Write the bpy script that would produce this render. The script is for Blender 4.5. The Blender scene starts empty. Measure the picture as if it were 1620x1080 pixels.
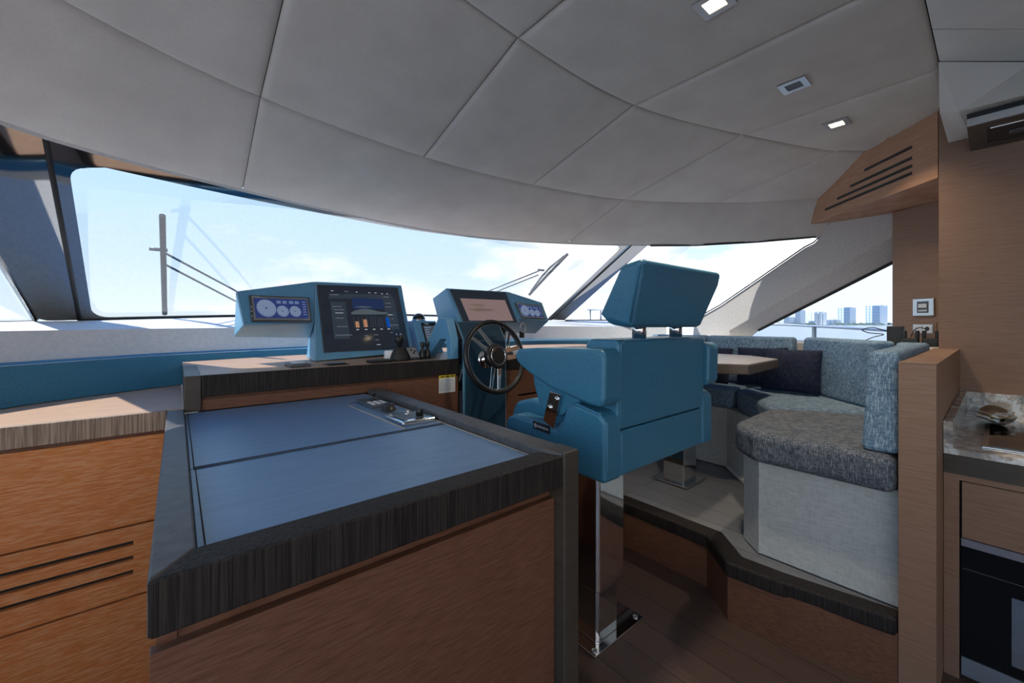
import bpy, bmesh, math, random
from mathutils import Vector, Matrix
random.seed(7)
S = bpy.context.scene
C = S.collection
V = Vector
# ------------------------------------------------------------ camera
cam = bpy.data.cameras.new('camera'); co = bpy.data.objects.new('camera', cam); C.objects.link(co)
co.location = (0, 0, 1.25)
co.rotation_euler = (math.pi/2, 0, -math.atan(530/638))
cam.sensor_width = 36; cam.lens = 638/1620*36; cam.shift_y = -28/1620
cam.clip_start = 0.02; cam.clip_end = 6000
S.camera = co
# ------------------------------------------------------------ light
S.view_settings.view_transform = 'Standard'; S.view_settings.look = 'None'
S.view_settings.gamma = 1; S.view_settings.use_curve_mapping = False
S.view_settings.exposure = 1.05
W = bpy.data.worlds.new('sky'); S.world = W; W.use_nodes = True
def build_world():
    nt = W.node_tree; N = nt.nodes; L = nt.links
    for n in list(N): N.remove(n)
    out = N.new('ShaderNodeOutputWorld'); bg = N.new('ShaderNodeBackground')
    tc = N.new('ShaderNodeTexCoord'); sep = N.new('ShaderNodeSeparateXYZ')
    L.new(tc.outputs['Generated'], sep.inputs[0])
    ramp = N.new('ShaderNodeValToRGB'); e = ramp.color_ramp.elements
    e[0].position = 0.0; e[0].color = (.80, .90, .97, 1)
    e[1].position = 1.0; e[1].color = (.08, .32, 1.0, 1)
    a = e.new(0.12); a.color = (.60, .78, .95, 1)
    a = e.new(0.35); a.color = (.44, .68, .95, 1)
    a = e.new(0.5); a.color = (.14, .42, 1.0, 1)
    L.new(sep.outputs['Z'], ramp.inputs[0])
    mp = N.new('ShaderNodeMapping'); mp.inputs['Scale'].default_value = (1, 1, 2.8); mp.inputs['Location'].default_value = (.35, .1, .2)
    L.new(tc.outputs['Generated'], mp.inputs[0])
    no = N.new('ShaderNodeTexNoise'); no.inputs['Scale'].default_value = 3.2; no.inputs['Detail'].default_value = 9; no.inputs['Roughness'].default_value = .58
    L.new(mp.outputs[0], no.inputs['Vector'])
    # more cloud towards +x (starboard bow), clear to port
    sx = N.new('ShaderNodeMath'); sx.operation = 'MULTIPLY_ADD'; sx.inputs[1].default_value = .14; sx.inputs[2].default_value = .10
    L.new(sep.outputs['X'], sx.inputs[0])
    ad = N.new('ShaderNodeMath'); ad.operation = 'ADD'; L.new(no.outputs['Fac'], ad.inputs[0]); L.new(sx.outputs[0], ad.inputs[1])
    yy = N.new('ShaderNodeMath'); yy.operation = 'MULTIPLY_ADD'; yy.inputs[1].default_value = -.16; L.new(sep.outputs['Y'], yy.inputs[0]); L.new(ad.outputs[0], yy.inputs[2]); ad = yy
    zz = N.new('ShaderNodeMath'); zz.operation = 'MULTIPLY_ADD'; zz.inputs[1].default_value = -.30; L.new(sep.outputs['Z'], zz.inputs[0]); L.new(ad.outputs[0], zz.inputs[2]); ad = zz
    cr = N.new('ShaderNodeValToRGB'); cr.color_ramp.elements[0].position = .46; cr.color_ramp.elements[1].position = .62
    L.new(ad.outputs[0], cr.inputs[0])
    mx = N.new('ShaderNodeMixRGB'); mx.inputs[2].default_value = (1.02, 1.02, 1.02, 1)
    L.new(cr.outputs[0], mx.inputs[0]); L.new(ramp.outputs[0], mx.inputs[1])
    L.new(mx.outputs[0], bg.inputs[0]); bg.inputs[1].default_value = WORLD_STRENGTH
    L.new(bg.outputs[0], out.inputs[0])
WORLD_STRENGTH = 2.3
build_world()
sun = bpy.data.lights.new('sun', 'SUN'); sun.energy = 11.0; sun.angle = math.radians(.6); sun.color = (1, .94, .85)
so = bpy.data.objects.new('sun', sun); C.objects.link(so)
so.rotation_euler = V((.66, -.55, -1)).to_track_quat('-Z', 'Y').to_euler(); so.location = (-4, 8, 10)

# ------------------------------------------------------------ node helpers
def newmat(name):
    m = bpy.data.materials.new(name); m.use_nodes = True
    nt = m.node_tree; b = nt.nodes['Principled BSDF']
    return m, nt.nodes, nt.links, b
def plain(name, col, rough=.5, metal=0., spec=.5, emis=None, es=1., coat=0.):
    m, N, L, b = newmat(name)
    b.inputs['Base Color'].default_value = (*col, 1); b.inputs['Roughness'].default_value = rough
    b.inputs['Metallic'].default_value = metal; b.inputs['Specular IOR Level'].default_value = spec
    b.inputs['Coat Weight'].default_value = coat
    if emis: b.inputs['Emission Color'].default_value = (*emis, 1); b.inputs['Emission Strength'].default_value = es
    return m
def grained(name, c1, c2, scale, rough=.5, bump=.3, dist=.003, detail=3, lo=.35, hi=.65, spec=.5, second=None, coat=0., warp=0.):
    """noise stretched by the scale vector mixes two colours and drives bump"""
    m, N, L, b = newmat(name)
    tc = N.new('ShaderNodeTexCoord'); mp = N.new('ShaderNodeMapping'); mp.inputs['Scale'].default_value = scale
    L.new(tc.outputs['Object'], mp.inputs[0])
    no = N.new('ShaderNodeTexNoise'); no.inputs['Scale'].default_value = 1; no.inputs['Detail'].default_value = detail; no.inputs['Distortion'].default_value = warp
    L.new(mp.outputs[0], no.inputs['Vector'])
    cr = N.new('ShaderNodeValToRGB'); cr.color_ramp.elements[0].position = lo; cr.color_ramp.elements[1].position = hi
    cr.color_ramp.elements[0].color = (*c1, 1); cr.color_ramp.elements[1].color = (*c2, 1)
    L.new(no.outputs['Fac'], cr.inputs[0])
    col = cr.outputs[0]
    if second:
        s2, amt, cc = second
        mp2 = N.new('ShaderNodeMapping'); mp2.inputs['Scale'].default_value = s2; L.new(tc.outputs['Object'], mp2.inputs[0])
        n2 = N.new('ShaderNodeTexNoise'); n2.inputs['Scale'].default_value = 1; n2.inputs['Detail'].default_value = 2; L.new(mp2.outputs[0], n2.inputs['Vector'])
        r2 = N.new('ShaderNodeValToRGB'); r2.color_ramp.elements[0].position = .45; r2.color_ramp.elements[1].position = .62
        r2.color_ramp.elements[1].color = (amt, amt, amt, 1); L.new(n2.outputs['Fac'], r2.inputs[0])
        mx = N.new('ShaderNodeMixRGB'); mx.inputs[2].default_value = (*cc, 1); L.new(r2.outputs[0], mx.inputs[0]); L.new(col, mx.inputs[1]); col = mx.outputs[0]
    L.new(col, b.inputs['Base Color'])
    b.inputs['Roughness'].default_value = rough; b.inputs['Specular IOR Level'].default_value = spec; b.inputs['Coat Weight'].default_value = coat
    bp = N.new('ShaderNodeBump'); bp.inputs['Strength'].default_value = bump; bp.inputs['Distance'].default_value = dist
    L.new(no.outputs['Fac'], bp.inputs['Height']); L.new(bp.outputs[0], b.inputs['Normal'])
    return m
def weave(name, ca, cb, cc, s=270, rough=.9, wrinkle=0.):
    """two crossed thread noises for melange cloth"""
    m, N, L, b = newmat(name)
    tc = N.new('ShaderNodeTexCoord'); outs = []
    for sc in ((s*.14, s*.14, s), (s, s, s*.14)):
        mp = N.new('ShaderNodeMapping'); mp.inputs['Scale'].default_value = sc; L.new(tc.outputs['Object'], mp.inputs[0])
        no = N.new('ShaderNodeTexNoise'); no.inputs['Scale'].default_value = 1; no.inputs['Detail'].default_value = 2; L.new(mp.outputs[0], no.inputs['Vector']); outs.append(no)
    r1 = N.new('ShaderNodeValToRGB'); r1.color_ramp.elements[0].position = .4; r1.color_ramp.elements[1].position = .6
    r1.color_ramp.elements[0].color = (*ca, 1); r1.color_ramp.elements[1].color = (*cb, 1); L.new(outs[0].outputs['Fac'], r1.inputs[0])
    r2 = N.new('ShaderNodeValToRGB'); r2.color_ramp.elements[0].position = .48; r2.color_ramp.elements[1].position = .66
    r2.color_ramp.elements[1].color = (.75, .75, .75, 1); L.new(outs[1].outputs['Fac'], r2.inputs[0])
    mx = N.new('ShaderNodeMixRGB'); mx.inputs[2].default_value = (*cc, 1); L.new(r2.outputs[0], mx.inputs[0]); L.new(r1.outputs[0], mx.inputs[1])
    L.new(mx.outputs[0], b.inputs['Base Color']); b.inputs['Roughness'].default_value = rough; b.inputs['Specular IOR Level'].default_value = .2
    sm = N.new('ShaderNodeMath'); sm.operation = 'ADD'; L.new(outs[0].outputs['Fac'], sm.inputs[0]); L.new(outs[1].outputs['Fac'], sm.inputs[1])
    bp = N.new('ShaderNodeBump'); bp.inputs['Strength'].default_value = .5; bp.inputs['Distance'].default_value = .0015; L.new(sm.outputs[0], bp.inputs['Height'])
    if wrinkle:
        mp = N.new('ShaderNodeMapping'); mp.inputs['Scale'].default_value = (4, 14, 6); mp.inputs['Rotation'].default_value = (0, 0, .8); L.new(tc.outputs['Object'], mp.inputs[0])
        no = N.new('ShaderNodeTexNoise'); no.inputs['Scale'].default_value = 1; no.inputs['Detail'].default_value = 2; no.inputs['Distortion'].default_value = .8; L.new(mp.outputs[0], no.inputs['Vector'])
        b2 = N.new('ShaderNodeBump'); b2.inputs['Strength'].default_value = wrinkle; b2.inputs['Distance'].default_value = .03; L.new(no.outputs['Fac'], b2.inputs['Height']); L.new(bp.outputs[0], b2.inputs['Normal'])
        L.new(b2.outputs[0], b.inputs['Normal'])
    else: L.new(bp.outputs[0], b.inputs['Normal'])
    return m
def glassmat(name, tint, refl=.5):
    m, N, L, b = newmat(name); N.remove(b); out = N['Material Output']
    t = N.new('ShaderNodeBsdfTransparent'); t.inputs[0].default_value = (*tint, 1)
    g = N.new('ShaderNodeBsdfGlossy'); g.inputs['Roughness'].default_value = .01
    fr = N.new('ShaderNodeFresnel'); fr.inputs[0].default_value = 1.45
    mu = N.new('ShaderNodeMath'); mu.operation = 'MULTIPLY'; mu.inputs[1].default_value = refl; L.new(fr.outputs[0], mu.inputs[0])
    mx = N.new('ShaderNodeMixShader'); L.new(mu.outputs[0], mx.inputs[0]); L.new(t.outputs[0], mx.inputs[1]); L.new(g.outputs[0], mx.inputs[2]); L.new(mx.outputs[0], out.inputs[0])
    return m
M = {}
M['suede'] = grained('greige_suede', (.54, .50, .455), (.62, .58, .53), (5, 5, 5), .95, .12, .002, 6, .3, .7, .1, ((160, 160, 160), .25, (.46, .43, .39)))
M['seam'] = plain('seam_shadow', (.05, .045, .04), .9)
M['cream'] = plain('cream_laminate', (.64, .61, .57), .6)
M['pale_wood'] = grained('pale_ceiling_wood', (.66, .66, .64), (.74, .74, .72), (3, 3, 40), .6, .1, .001)
M['hull'] = grained('grey_suede_trim', (.50, .48, .46), (.56, .54, .52), (60, 60, 60), .9, .2, .001)
M['coaming'] = grained('pale_coaming', (.60, .62, .64), (.68, .69, .70), (60, 60, 60), .7, .2, .001)
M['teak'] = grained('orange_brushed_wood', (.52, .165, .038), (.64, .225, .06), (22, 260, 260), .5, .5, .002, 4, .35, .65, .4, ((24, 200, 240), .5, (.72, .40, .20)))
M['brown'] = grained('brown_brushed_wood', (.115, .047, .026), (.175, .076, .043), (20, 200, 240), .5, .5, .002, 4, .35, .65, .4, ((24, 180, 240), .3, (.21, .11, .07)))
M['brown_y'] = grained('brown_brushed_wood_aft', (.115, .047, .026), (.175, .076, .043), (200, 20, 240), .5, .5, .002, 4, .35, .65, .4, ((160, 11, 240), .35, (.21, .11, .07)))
M['oak'] = grained('taupe_oak', (.225, .125, .08), (.29, .175, .118), (9, 9, 260), .5, .3, .001, 4, .3, .7, .4, ((14, 14, 330), .25, (.35, .24, .18)))
M['oak_box'] = grained('warm_oak', (.35, .18, .10), (.44, .24, .15), (9, 9, 260), .5, .3, .0015, 4, .35, .65, .4, ((8, 8, 260), .35, (.48, .33, .24)))
M['wenge'] = grained('dark_combed_wood', (.012, .010, .010), (.034, .028, .026), (230, 230, 6), .6, 1., .002, 3, .38, .62, .25, None, 0, .6)
M['wenge_top'] = grained('dark_leather_rim', (.055, .053, .055), (.085, .080, .082), (40, 40, 40), .45, .5, .002, 4, .35, .65, .5)
M['wenge_side'] = grained('dark_taupe_post', (.05, .042, .034), (.065, .055, .045), (8, 8, 60), .4, .1, .001)
M['leather_top'] = grained('brown_leather_skylight_blue', (.095, .18, .32), (.115, .21, .365), (9, 60, 30), .40, .10, .001, 4, .35, .65, 1.)  # brown leather; the blue of skylight is put into its base colour
M['shelf_leather'] = grained('tan_shelf_leather', (.42, .27, .185), (.48, .32, .22), (12, 60, 30), .42, .12, .001, 4, .35, .65, .6)
M['shelf_edge'] = grained('grooved_taupe_edge', (.20, .135, .095), (.40, .30, .225), (230, 230, 6), .5, 1., .003, 3, .38, .62, .5, None, 0, .6)
M['blue'] = grained('petrol_blue_leather', (.032, .155, .265), (.040, .185, .31), (140, 140, 140), .38, .25, .0008, 3, .35, .65, .6)
M['blue_dash'] = grained('sky_blue_leather', (.12, .345, .57), (.15, .40, .64), (140, 140, 140), .42, .25, .0008, 3, .35, .65, .6)
M['blue_dark'] = plain('dark_petrol_panel', (.008, .045, .085), .5)  # even dark petrol blue of the pedestal face
M['stitch'] = plain('pale_thread', (.45, .60, .68), .8)
M['thread'] = plain('dark_thread', (.02, .018, .016), .8)
M['tan_thread'] = plain('tan_thread', (.45, .38, .3), .8)
M['chrome'] = plain('polished_steel', (.78, .78, .78), .06, 1)
M['steel'] = plain('brushed_steel', (.55, .56, .57), .28, 1)
M['black'] = plain('black_plastic', (.012, .013, .015), .4)
M['rubber'] = plain('black_rubber', (.02, .02, .02), .7)
M['wheel'] = plain('black_wheel_leather', (.012, .012, .014), .36)
M['charcoal'] = plain('charcoal_bezel', (.07, .085, .10), .35)
M['gloss_black'] = plain('black_glass', (.004, .004, .005), .05, 0, .8)
M['frit'] = plain('black_frit_glass', (.40, .39, .38), .05, 1.0)
M['sofa'] = weave('blue_grey_melange', (.08, .15, .24), (.18, .29, .40), (.42, .54, .64))
M['sofa_seat'] = weave('blue_grey_melange_seat', (.07, .12, .185), (.15, .23, .32), (.32, .41, .49), wrinkle=.6)
M['sofa_brown'] = weave('taupe_melange_seat', (.05, .065, .09), (.12, .135, .16), (.28, .30, .33), wrinkle=.9)
M['pillow'] = weave('midnight_cloth', (.010, .014, .034), (.018, .024, .05), (.04, .048, .08), 200, .85, .25)
M['vinyl'] = grained('pale_linen_vinyl', (.46, .49, .48), (.58, .60, .59), (30, 30, 160), .6, .2, .001, 3, .35, .65, .4, ((160, 160, 20), .5, (.60, .63, .62)))
M['table'] = grained('pale_table_wood', (.36, .32, .30), (.50, .46, .43), (70, 5, 70), .35, .3, .001)
M['table_edge'] = plain('dark_table_edge', (.10, .075, .06), .4)
M['paint_white'] = plain('white_paint', (.75, .76, .76), .4)
M['rail'] = plain('rail_steel', (.8, .8, .8), .2, .9)
M['warm_lamp'] = plain('warm_lamp', (1, .9, .7), .5, emis=(1, .80, .50), es=4)
M['dim_lamp'] = plain('unlit_lamp', (.10, .11, .12), .15, .3)
M['label'] = plain('white_label', (.68, .70, .72), .5)
M['yellow'] = plain('yellow_label', (.75, .55, .03), .5)
M['grey_mark'] = plain('grey_print', (.25, .26, .28), .6)
M['white_print'] = plain('white_print', (.85, .87, .9), .5)
M['lcd_blue'] = plain('blue_lcd', (.01, .015, .05), .2, emis=(.02, .04, .16), es=0.36)
M['lcd_pale'] = plain('pale_lcd_marks', (.16, .20, .28), .3, emis=(.20, .27, .42), es=0.28)
M['lcd_grey'] = plain('grey_lcd', (.03, .04, .05), .2, emis=(.10, .13, .17), es=0.22)
M['ui_dark'] = plain('screen_black', (.006, .008, .012), .07, 0, .7, emis=(.010, .014, .022), es=0.44)
M['ui_panel'] = plain('screen_slate', (.01, .015, .02), .07, emis=(.024, .034, .048), es=0.44)
M['ui_white'] = plain('screen_white', (.1, .1, .1), .1, emis=(.62, .66, .7), es=0.24)
M['ui_dim'] = plain('screen_grey_text', (.1, .1, .1), .1, emis=(.13, .15, .18), es=0.32)
M['ui_orange'] = plain('screen_orange', (.1, .05, .03), .1, emis=(.75, .36, .20), es=0.23)
M['ui_blue'] = plain('screen_blue', (.0, .03, .1), .1, emis=(.0, .10, .62), es=0.24)
M['ui_navy'] = plain('screen_navy', (.01, .02, .05), .1, emis=(.02, .045, .15), es=0.20)
M['ui_hull'] = plain('screen_boat_grey', (.05, .06, .07), .1, emis=(.13, .17, .20), es=0.21)
M['ui_pink'] = plain('screen_rose', (.05, .03, .03), .08, emis=(.26, .18, .175), es=.36)
M['ui_tan'] = plain('screen_taupe', (.05, .04, .03), .08, emis=(.14, .10, .085), es=0.44)
M['ui_teal'] = plain('screen_teal', (.05, .05, .06), .08, emis=(.05, .13, .20), es=.8)
M['ui_grey'] = plain('screen_grey', (.05, .05, .06), .08, emis=(.22, .25, .27), es=.8)
M['tag'] = plain('black_tag', (.008, .012, .02), .5)
M['oven_black'] = plain('oven_black_glass', (.004, .004, .004), .2, 0, .25)
M['green_glass'] = plain('smoky_glass_dish', (.02, .022, .015), .06, 0, .9, coat=.5)
M['gold'] = plain('gold_edge', (.5, .40, .12), .2, .8)
M['glass_front'] = glassmat('windscreen_glass', (.25, .253, .248), .2)
M['glass_side'] = glassmat('tinted_side_glass', (.28, .288, .29), .28)
M['glass_quarter'] = glassmat('smoked_side_glass', (.20, .22, .24), .28)
M['glass_aft'] = glassmat('tinted_door_glass', (.50, .49, .48), .4)
M['glass_door'] = glassmat('clear_door_glass', (.70, .69, .67), .5)
def floormat(name, cols, ang):
    m, N, L, b = newmat(name)
    tc = N.new('ShaderNodeTexCoord'); mp = N.new('ShaderNodeMapping'); mp.inputs['Rotation'].default_value = (0, 0, ang)
    L.new(tc.outputs['Object'], mp.inputs[0])
    br = N.new('ShaderNodeTexBrick'); br.inputs['Scale'].default_value = 1; br.inputs['Mortar Size'].default_value = .0016; br.inputs['Brick Width'].default_value = 2.6
    br.inputs['Row Height'].default_value = .145; br.inputs['Color1'].default_value = (*cols[0], 1); br.inputs['Color2'].default_value = (*cols[1], 1); br.inputs['Mortar'].default_value = (.012, .01, .01, 1)
    L.new(mp.outputs[0], br.inputs['Vector'])
    m2 = N.new('ShaderNodeMapping'); m2.inputs['Scale'].default_value = (4, 110, 4); L.new(mp.outputs[0], m2.inputs[0])
    no = N.new('ShaderNodeTexNoise'); no.inputs['Scale'].default_value = 1; no.inputs['Detail'].default_value = 4; L.new(m2.outputs[0], no.inputs['Vector'])
    cr = N.new('ShaderNodeValToRGB'); cr.color_ramp.elements[0].color = (.62, .62, .62, 1); cr.color_ramp.elements[1].color = (1.25, 1.25, 1.25, 1); L.new(no.outputs['Fac'], cr.inputs[0])
    mx = N.new('ShaderNodeMixRGB'); mx.blend_type = 'MULTIPLY'; mx.inputs[0].default_value = 1; L.new(br.outputs['Color'], mx.inputs[1]); L.new(cr.outputs[0], mx.inputs[2])
    L.new(mx.outputs[0], b.inputs['Base Color']); b.inputs['Roughness'].default_value = .36
    bp = N.new('ShaderNodeBump'); bp.inputs['Strength'].default_value = .25; bp.inputs['Distance'].default_value = .001; L.new(no.outputs['Fac'], bp.inputs['Height']); L.new(bp.outputs[0], b.inputs['Normal'])
    return m
M['floor'] = floormat('dark_plank_floor', ((.115, .075, .060), (.095, .062, .05)), math.pi/2)
M['platform'] = floormat('grey_plank_floor', ((.25, .26, .28), (.21, .22, .24)), math.pi/2)
def marblemat():
    m, N, L, b = newmat('veined_marble')
    tc = N.new('ShaderNodeTexCoord')
    no = N.new('ShaderNodeTexNoise'); no.inputs['Scale'].default_value = 11; no.inputs['Detail'].default_value = 8; no.inputs['Distortion'].default_value = 2.2; no.inputs['Roughness'].default_value = .65
    L.new(tc.outputs['Object'], no.inputs['Vector'])
    cr = N.new('ShaderNodeValToRGB'); e = cr.color_ramp.elements
    e[0].position = .30; e[0].color = (.10, .10, .10, 1); e[1].position = .72; e[1].color = (.85, .88, .90, 1)
    a = e.new(.42); a.color = (.34, .33, .33, 1); a = e.new(.50); a.color = (.42, .36, .30, 1); a = e.new(.56); a.color = (.62, .65, .67, 1)
    L.new(no.outputs['Fac'], cr.inputs[0]); L.new(cr.outputs[0], b.inputs['Base Color']); b.inputs['Roughness'].default_value = .12
    return m
M['marble'] = marblemat()
def seamat():
    m, N, L, b = newmat('sea_water')
    b.inputs['Base Color'].default_value = (.30, .38, .42, 1); b.inputs['Roughness'].default_value = .25
    tc = N.new('ShaderNodeTexCoord'); no = N.new('ShaderNodeTexNoise'); no.inputs['Scale'].default_value = .6; no.inputs['Detail'].default_value = 6
    L.new(tc.outputs['Object'], no.inputs['Vector'])
    bp = N.new('ShaderNodeBump'); bp.inputs['Strength'].default_value = .6; bp.inputs['Distance'].default_value = .5; L.new(no.outputs['Fac'], bp.inputs['Height']); L.new(bp.outputs[0], b.inputs['Normal'])
    return m
M['sea'] = seamat()
def towermat(name, wall, glass, fx, fz, thr):
    m, N, L, b = newmat(name)
    tc = N.new('ShaderNodeTexCoord'); sep = N.new('ShaderNodeSeparateXYZ'); L.new(tc.outputs['Object'], sep.inputs[0])
    def stripes(sock, f, t):
        mu = N.new('ShaderNodeMath'); mu.operation = 'MULTIPLY'; mu.inputs[1].default_value = f; L.new(sock, mu.inputs[0])
        fr = N.new('ShaderNodeMath'); fr.operation = 'FRACT'; L.new(mu.outputs[0], fr.inputs[0])
        gt = N.new('ShaderNodeMath'); gt.operation = 'GREATER_THAN'; gt.inputs[1].default_value = t; L.new(fr.outputs[0], gt.inputs[0]); return gt.outputs[0]
    a = N.new('ShaderNodeMath'); a.operation = 'ADD'; L.new(sep.outputs['X'], a.inputs[0]); L.new(sep.outputs['Y'], a.inputs[1])
    s1 = stripes(a.outputs[0], fx, thr); s2 = stripes(sep.outputs['Z'], fz, .35)
    mm = N.new('ShaderNodeMath'); mm.operation = 'MULTIPLY'; L.new(s1, mm.inputs[0]); L.new(s2, mm.inputs[1])
    mx = N.new('ShaderNodeMixRGB'); mx.inputs[1].default_value = (*wall, 1); mx.inputs[2].default_value = (*glass, 1); L.new(mm.outputs[0], mx.inputs[0])
    L.new(mx.outputs[0], b.inputs['Base Color']); b.inputs['Roughness'].default_value = .6
    return m
M['tower_a'] = towermat('white_tower_facade', (.85, .86, .86), (.34, .42, .50), .07, .3, .45)
M['tower_b'] = towermat('blue_glass_tower_facade', (.75, .80, .84), (.16, .30, .46), .09, .3, .35)
M['tower_c'] = towermat('grey_tower_facade', (.70, .74, .78), (.40, .47, .55), .1, .3, .5)
M['tree'] = plain('far_treetops', (.10, .15, .12), .9)
M['sand'] = plain('pale_sand', (.75, .70, .60), .9)

# ------------------------------------------------------------ mesh helpers
ORI = {}
def mesh_obj(name, bm, mats, parent=None, smooth=False, bevel=0, seg=3, sub=0, angle=35):
    me = bpy.data.meshes.new(name)
    if parent is not None: org = ORI[parent.name]
    else:
        xs = [v.co.x for v in bm.verts]; ys = [v.co.y for v in bm.verts]; zs = [v.co.z for v in bm.verts]
        org = V(((min(xs)+max(xs))/2, (min(ys)+max(ys))/2, min(zs)))
    bmesh.ops.recalc_face_normals(bm, faces=bm.faces)
    bmesh.ops.translate(bm, verts=bm.verts, vec=-org)
    if smooth:
        for f in bm.faces: f.smooth = True
    bm.to_mesh(me); bm.free()
    o = bpy.data.objects.new(name, me); C.objects.link(o)
    for m in (mats if isinstance(mats, (list, tuple)) else [mats]): me.materials.append(M[m] if isinstance(m, str) else m)
    if parent is not None: o.parent = parent
    else: o.location = org
    ORI[o.name] = org
    if bevel:
        b = o.modifiers.new('bevel', 'BEVEL'); b.width = bevel; b.segments = seg; b.limit_method = 'ANGLE'; b.angle_limit = math.radians(angle); b.harden_normals = False
        for p in me.polygons: p.use_smooth = True
        w = o.modifiers.new('wn', 'WEIGHTED_NORMAL'); w.keep_sharp = True
    if sub:
        s = o.modifiers.new('sub', 'SUBSURF'); s.levels = sub; s.render_levels = sub
        for p in me.polygons: p.use_smooth = True
    return o
def thing(name, label, cat, loc, group=None):
    o = bpy.data.objects.new(name, None); C.objects.link(o); o.location = loc; o.empty_display_size = .1
    ORI[o.name] = V(loc); o['label'] = label; o['category'] = cat
    if group: o['group'] = group
    return o
def tag(o, label, cat, group=None, kind=None):
    o['label'] = label; o['category'] = cat
    if group: o['group'] = group
    if kind: o['kind'] = kind
    return o
def struct(name, bm, m, **k):
    o = mesh_obj(name, bm, m, **k)
    if o.parent is None: o['kind'] = 'structure'
    return o
def poly(bm, pts, mi=0):
    f = bm.faces.new([bm.verts.new(V(p)) for p in pts]); f.material_index = mi; return f
def box(bm, x0, x1, y0, y1, z0, z1, mi=0):
    vs = [bm.verts.new((x, y, z)) for x in (x0, x1) for y in (y0, y1) for z in (z0, z1)]
    for q in ((0, 1, 3, 2), (4, 6, 7, 5), (0, 4, 5, 1), (2, 3, 7, 6), (0, 2, 6, 4), (1, 5, 7, 3)):
        f = bm.faces.new([vs[i] for i in q]); f.material_index = mi
    return bm
def BX(*a): return box(bmesh.new(), *a)
def loft(bm, A, B, mi=0, caps=True):
    """closed solid between two rings of equal count"""
    a = [bm.verts.new(V(p)) for p in A]; b = [bm.verts.new(V(p)) for p in B]; n = len(a)
    for i in range(n):
        f = bm.faces.new((a[i], a[(i+1) % n], b[(i+1) % n], b[i])); f.material_index = mi
    if caps:
        for r in (a, b):
            f = bm.faces.new(r); f.material_index = mi
    return bm
def prism_z(pts, z0, z1, bm=None, mi=0):
    return loft(bm or bmesh.new(), [(x, y, z0) for x, y in pts], [(x, y, z1) for x, y in pts], mi)
def prism_x(pts, x0, x1, bm=None, mi=0):
    return loft(bm or bmesh.new(), [(x0, y, z) for y, z in pts], [(x1, y, z) for y, z in pts], mi)
def prism_y(pts, y0, y1, bm=None, mi=0):
    return loft(bm or bmesh.new(), [(x, y0, z) for x, z in pts], [(x, y1, z) for x, z in pts], mi)
def strip(bm, A, B, mi=0, sub=1):
    """open ruled surface between polylines"""
    rows = []
    for k in range(sub+1):
        t = k/sub; rows.append([bm.verts.new(V(a).lerp(V(b), t)) for a, b in zip(A, B)])
    for r0, r1 in zip(rows, rows[1:]):
        for i in range(len(A)-1):
            f = bm.faces.new((r0[i], r0[i+1], r1[i+1], r1[i])); f.material_index = mi
    return bm
def tube(bm, pts, r, n=8, mi=0, closed=False):
    pts = [V(p) for p in pts]; N = len(pts); rings = []
    prev = None
    for i, p in enumerate(pts):
        if closed: t = pts[(i+1) % N]-pts[i-1]
        else: t = pts[min(i+1, N-1)]-pts[max(i-1, 0)]
        t.normalize()
        if prev is None:
            u = t.orthogonal().normalized()
        else:
            u = prev-t*prev.dot(t)
            u = u.normalized() if u.length > 1e-6 else t.orthogonal().normalized()
        prev = u; w = t.cross(u)
        rr = r[i] if isinstance(r, (list, tuple)) else r
        rings.append([bm.verts.new(p+(u*math.cos(2*math.pi*k/n)+w*math.sin(2*math.pi*k/n))*rr) for k in range(n)])
    m = N if closed else N-1
    for i in range(m):
        a, b = rings[i], rings[(i+1) % N]
        if closed and i == N-1:   # align closing ring
            off = min(range(n), key=lambda o: (a[0].co-b[o].co).length); b = b[off:]+b[:off]
        for k in range(n):
            f = bm.faces.new((a[k], a[(k+1) % n], b[(k+1) % n], b[k])); f.material_index = mi; f.smooth = True
    if not closed:
        for q in (rings[0], rings[-1]):
            f = bm.faces.new(q); f.material_index = mi
    return bm
def lathe(bm, prof, center, axis=(0, 0, 1), n=28, mi=0):
    ax = V(axis).normalized(); u = ax.orthogonal().normalized(); w = ax.cross(u); c = V(center); rings = []
    for r, h in prof:
        rings.append([bm.verts.new(c+ax*h+(u*math.cos(2*math.pi*k/n)+w*math.sin(2*math.pi*k/n))*max(r, 1e-4)) for k in range(n)])
    for a, b in zip(rings, rings[1:]):
        for k in range(n):
            f = bm.faces.new((a[k], a[(k+1) % n], b[(k+1) % n], b[k])); f.smooth = True; f.material_index = mi
    for q in (rings[0], rings[-1]):
        f = bm.faces.new(q); f.material_index = mi
    return bm
def smoothline(pts, n=6):
    """Catmull-Rom through points"""
    pts = [V(p) for p in pts]; P = [pts[0]*2-pts[1]]+pts+[pts[-1]*2-pts[-2]]; out = []
    for i in range(1, len(P)-2):
        for k in range(n):
            t = k/n; a, b, c, d = P[i-1], P[i], P[i+1], P[i+2]
            out.append(.5*((2*b)+(c-a)*t+(2*a-5*b+4*c-d)*t*t+(3*b-a-3*c+d)*t**3))
    out.append(pts[-1]); return out
def at_x(line, x):
    for a, b in zip(line, line[1:]):
        if min(a.x, b.x)-1e-9 <= x <= max(a.x, b.x)+1e-9 and abs(b.x-a.x) > 1e-9: return a.lerp(b, (x-a.x)/(b.x-a.x))
    return (line[0] if x < line[0].x else line[-1]).copy()
def bil(q, s, t):
    a, b, c, d = [V(p) for p in q]   # TL TR BR BL
    return a.lerp(b, s).lerp(d.lerp(c, s), t)
def qn(q):
    a, b, c, d = [V(p) for p in q]; return (d-a).cross(b-a).normalized()   # towards the viewer side for TL,TR,BR,BL
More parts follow.
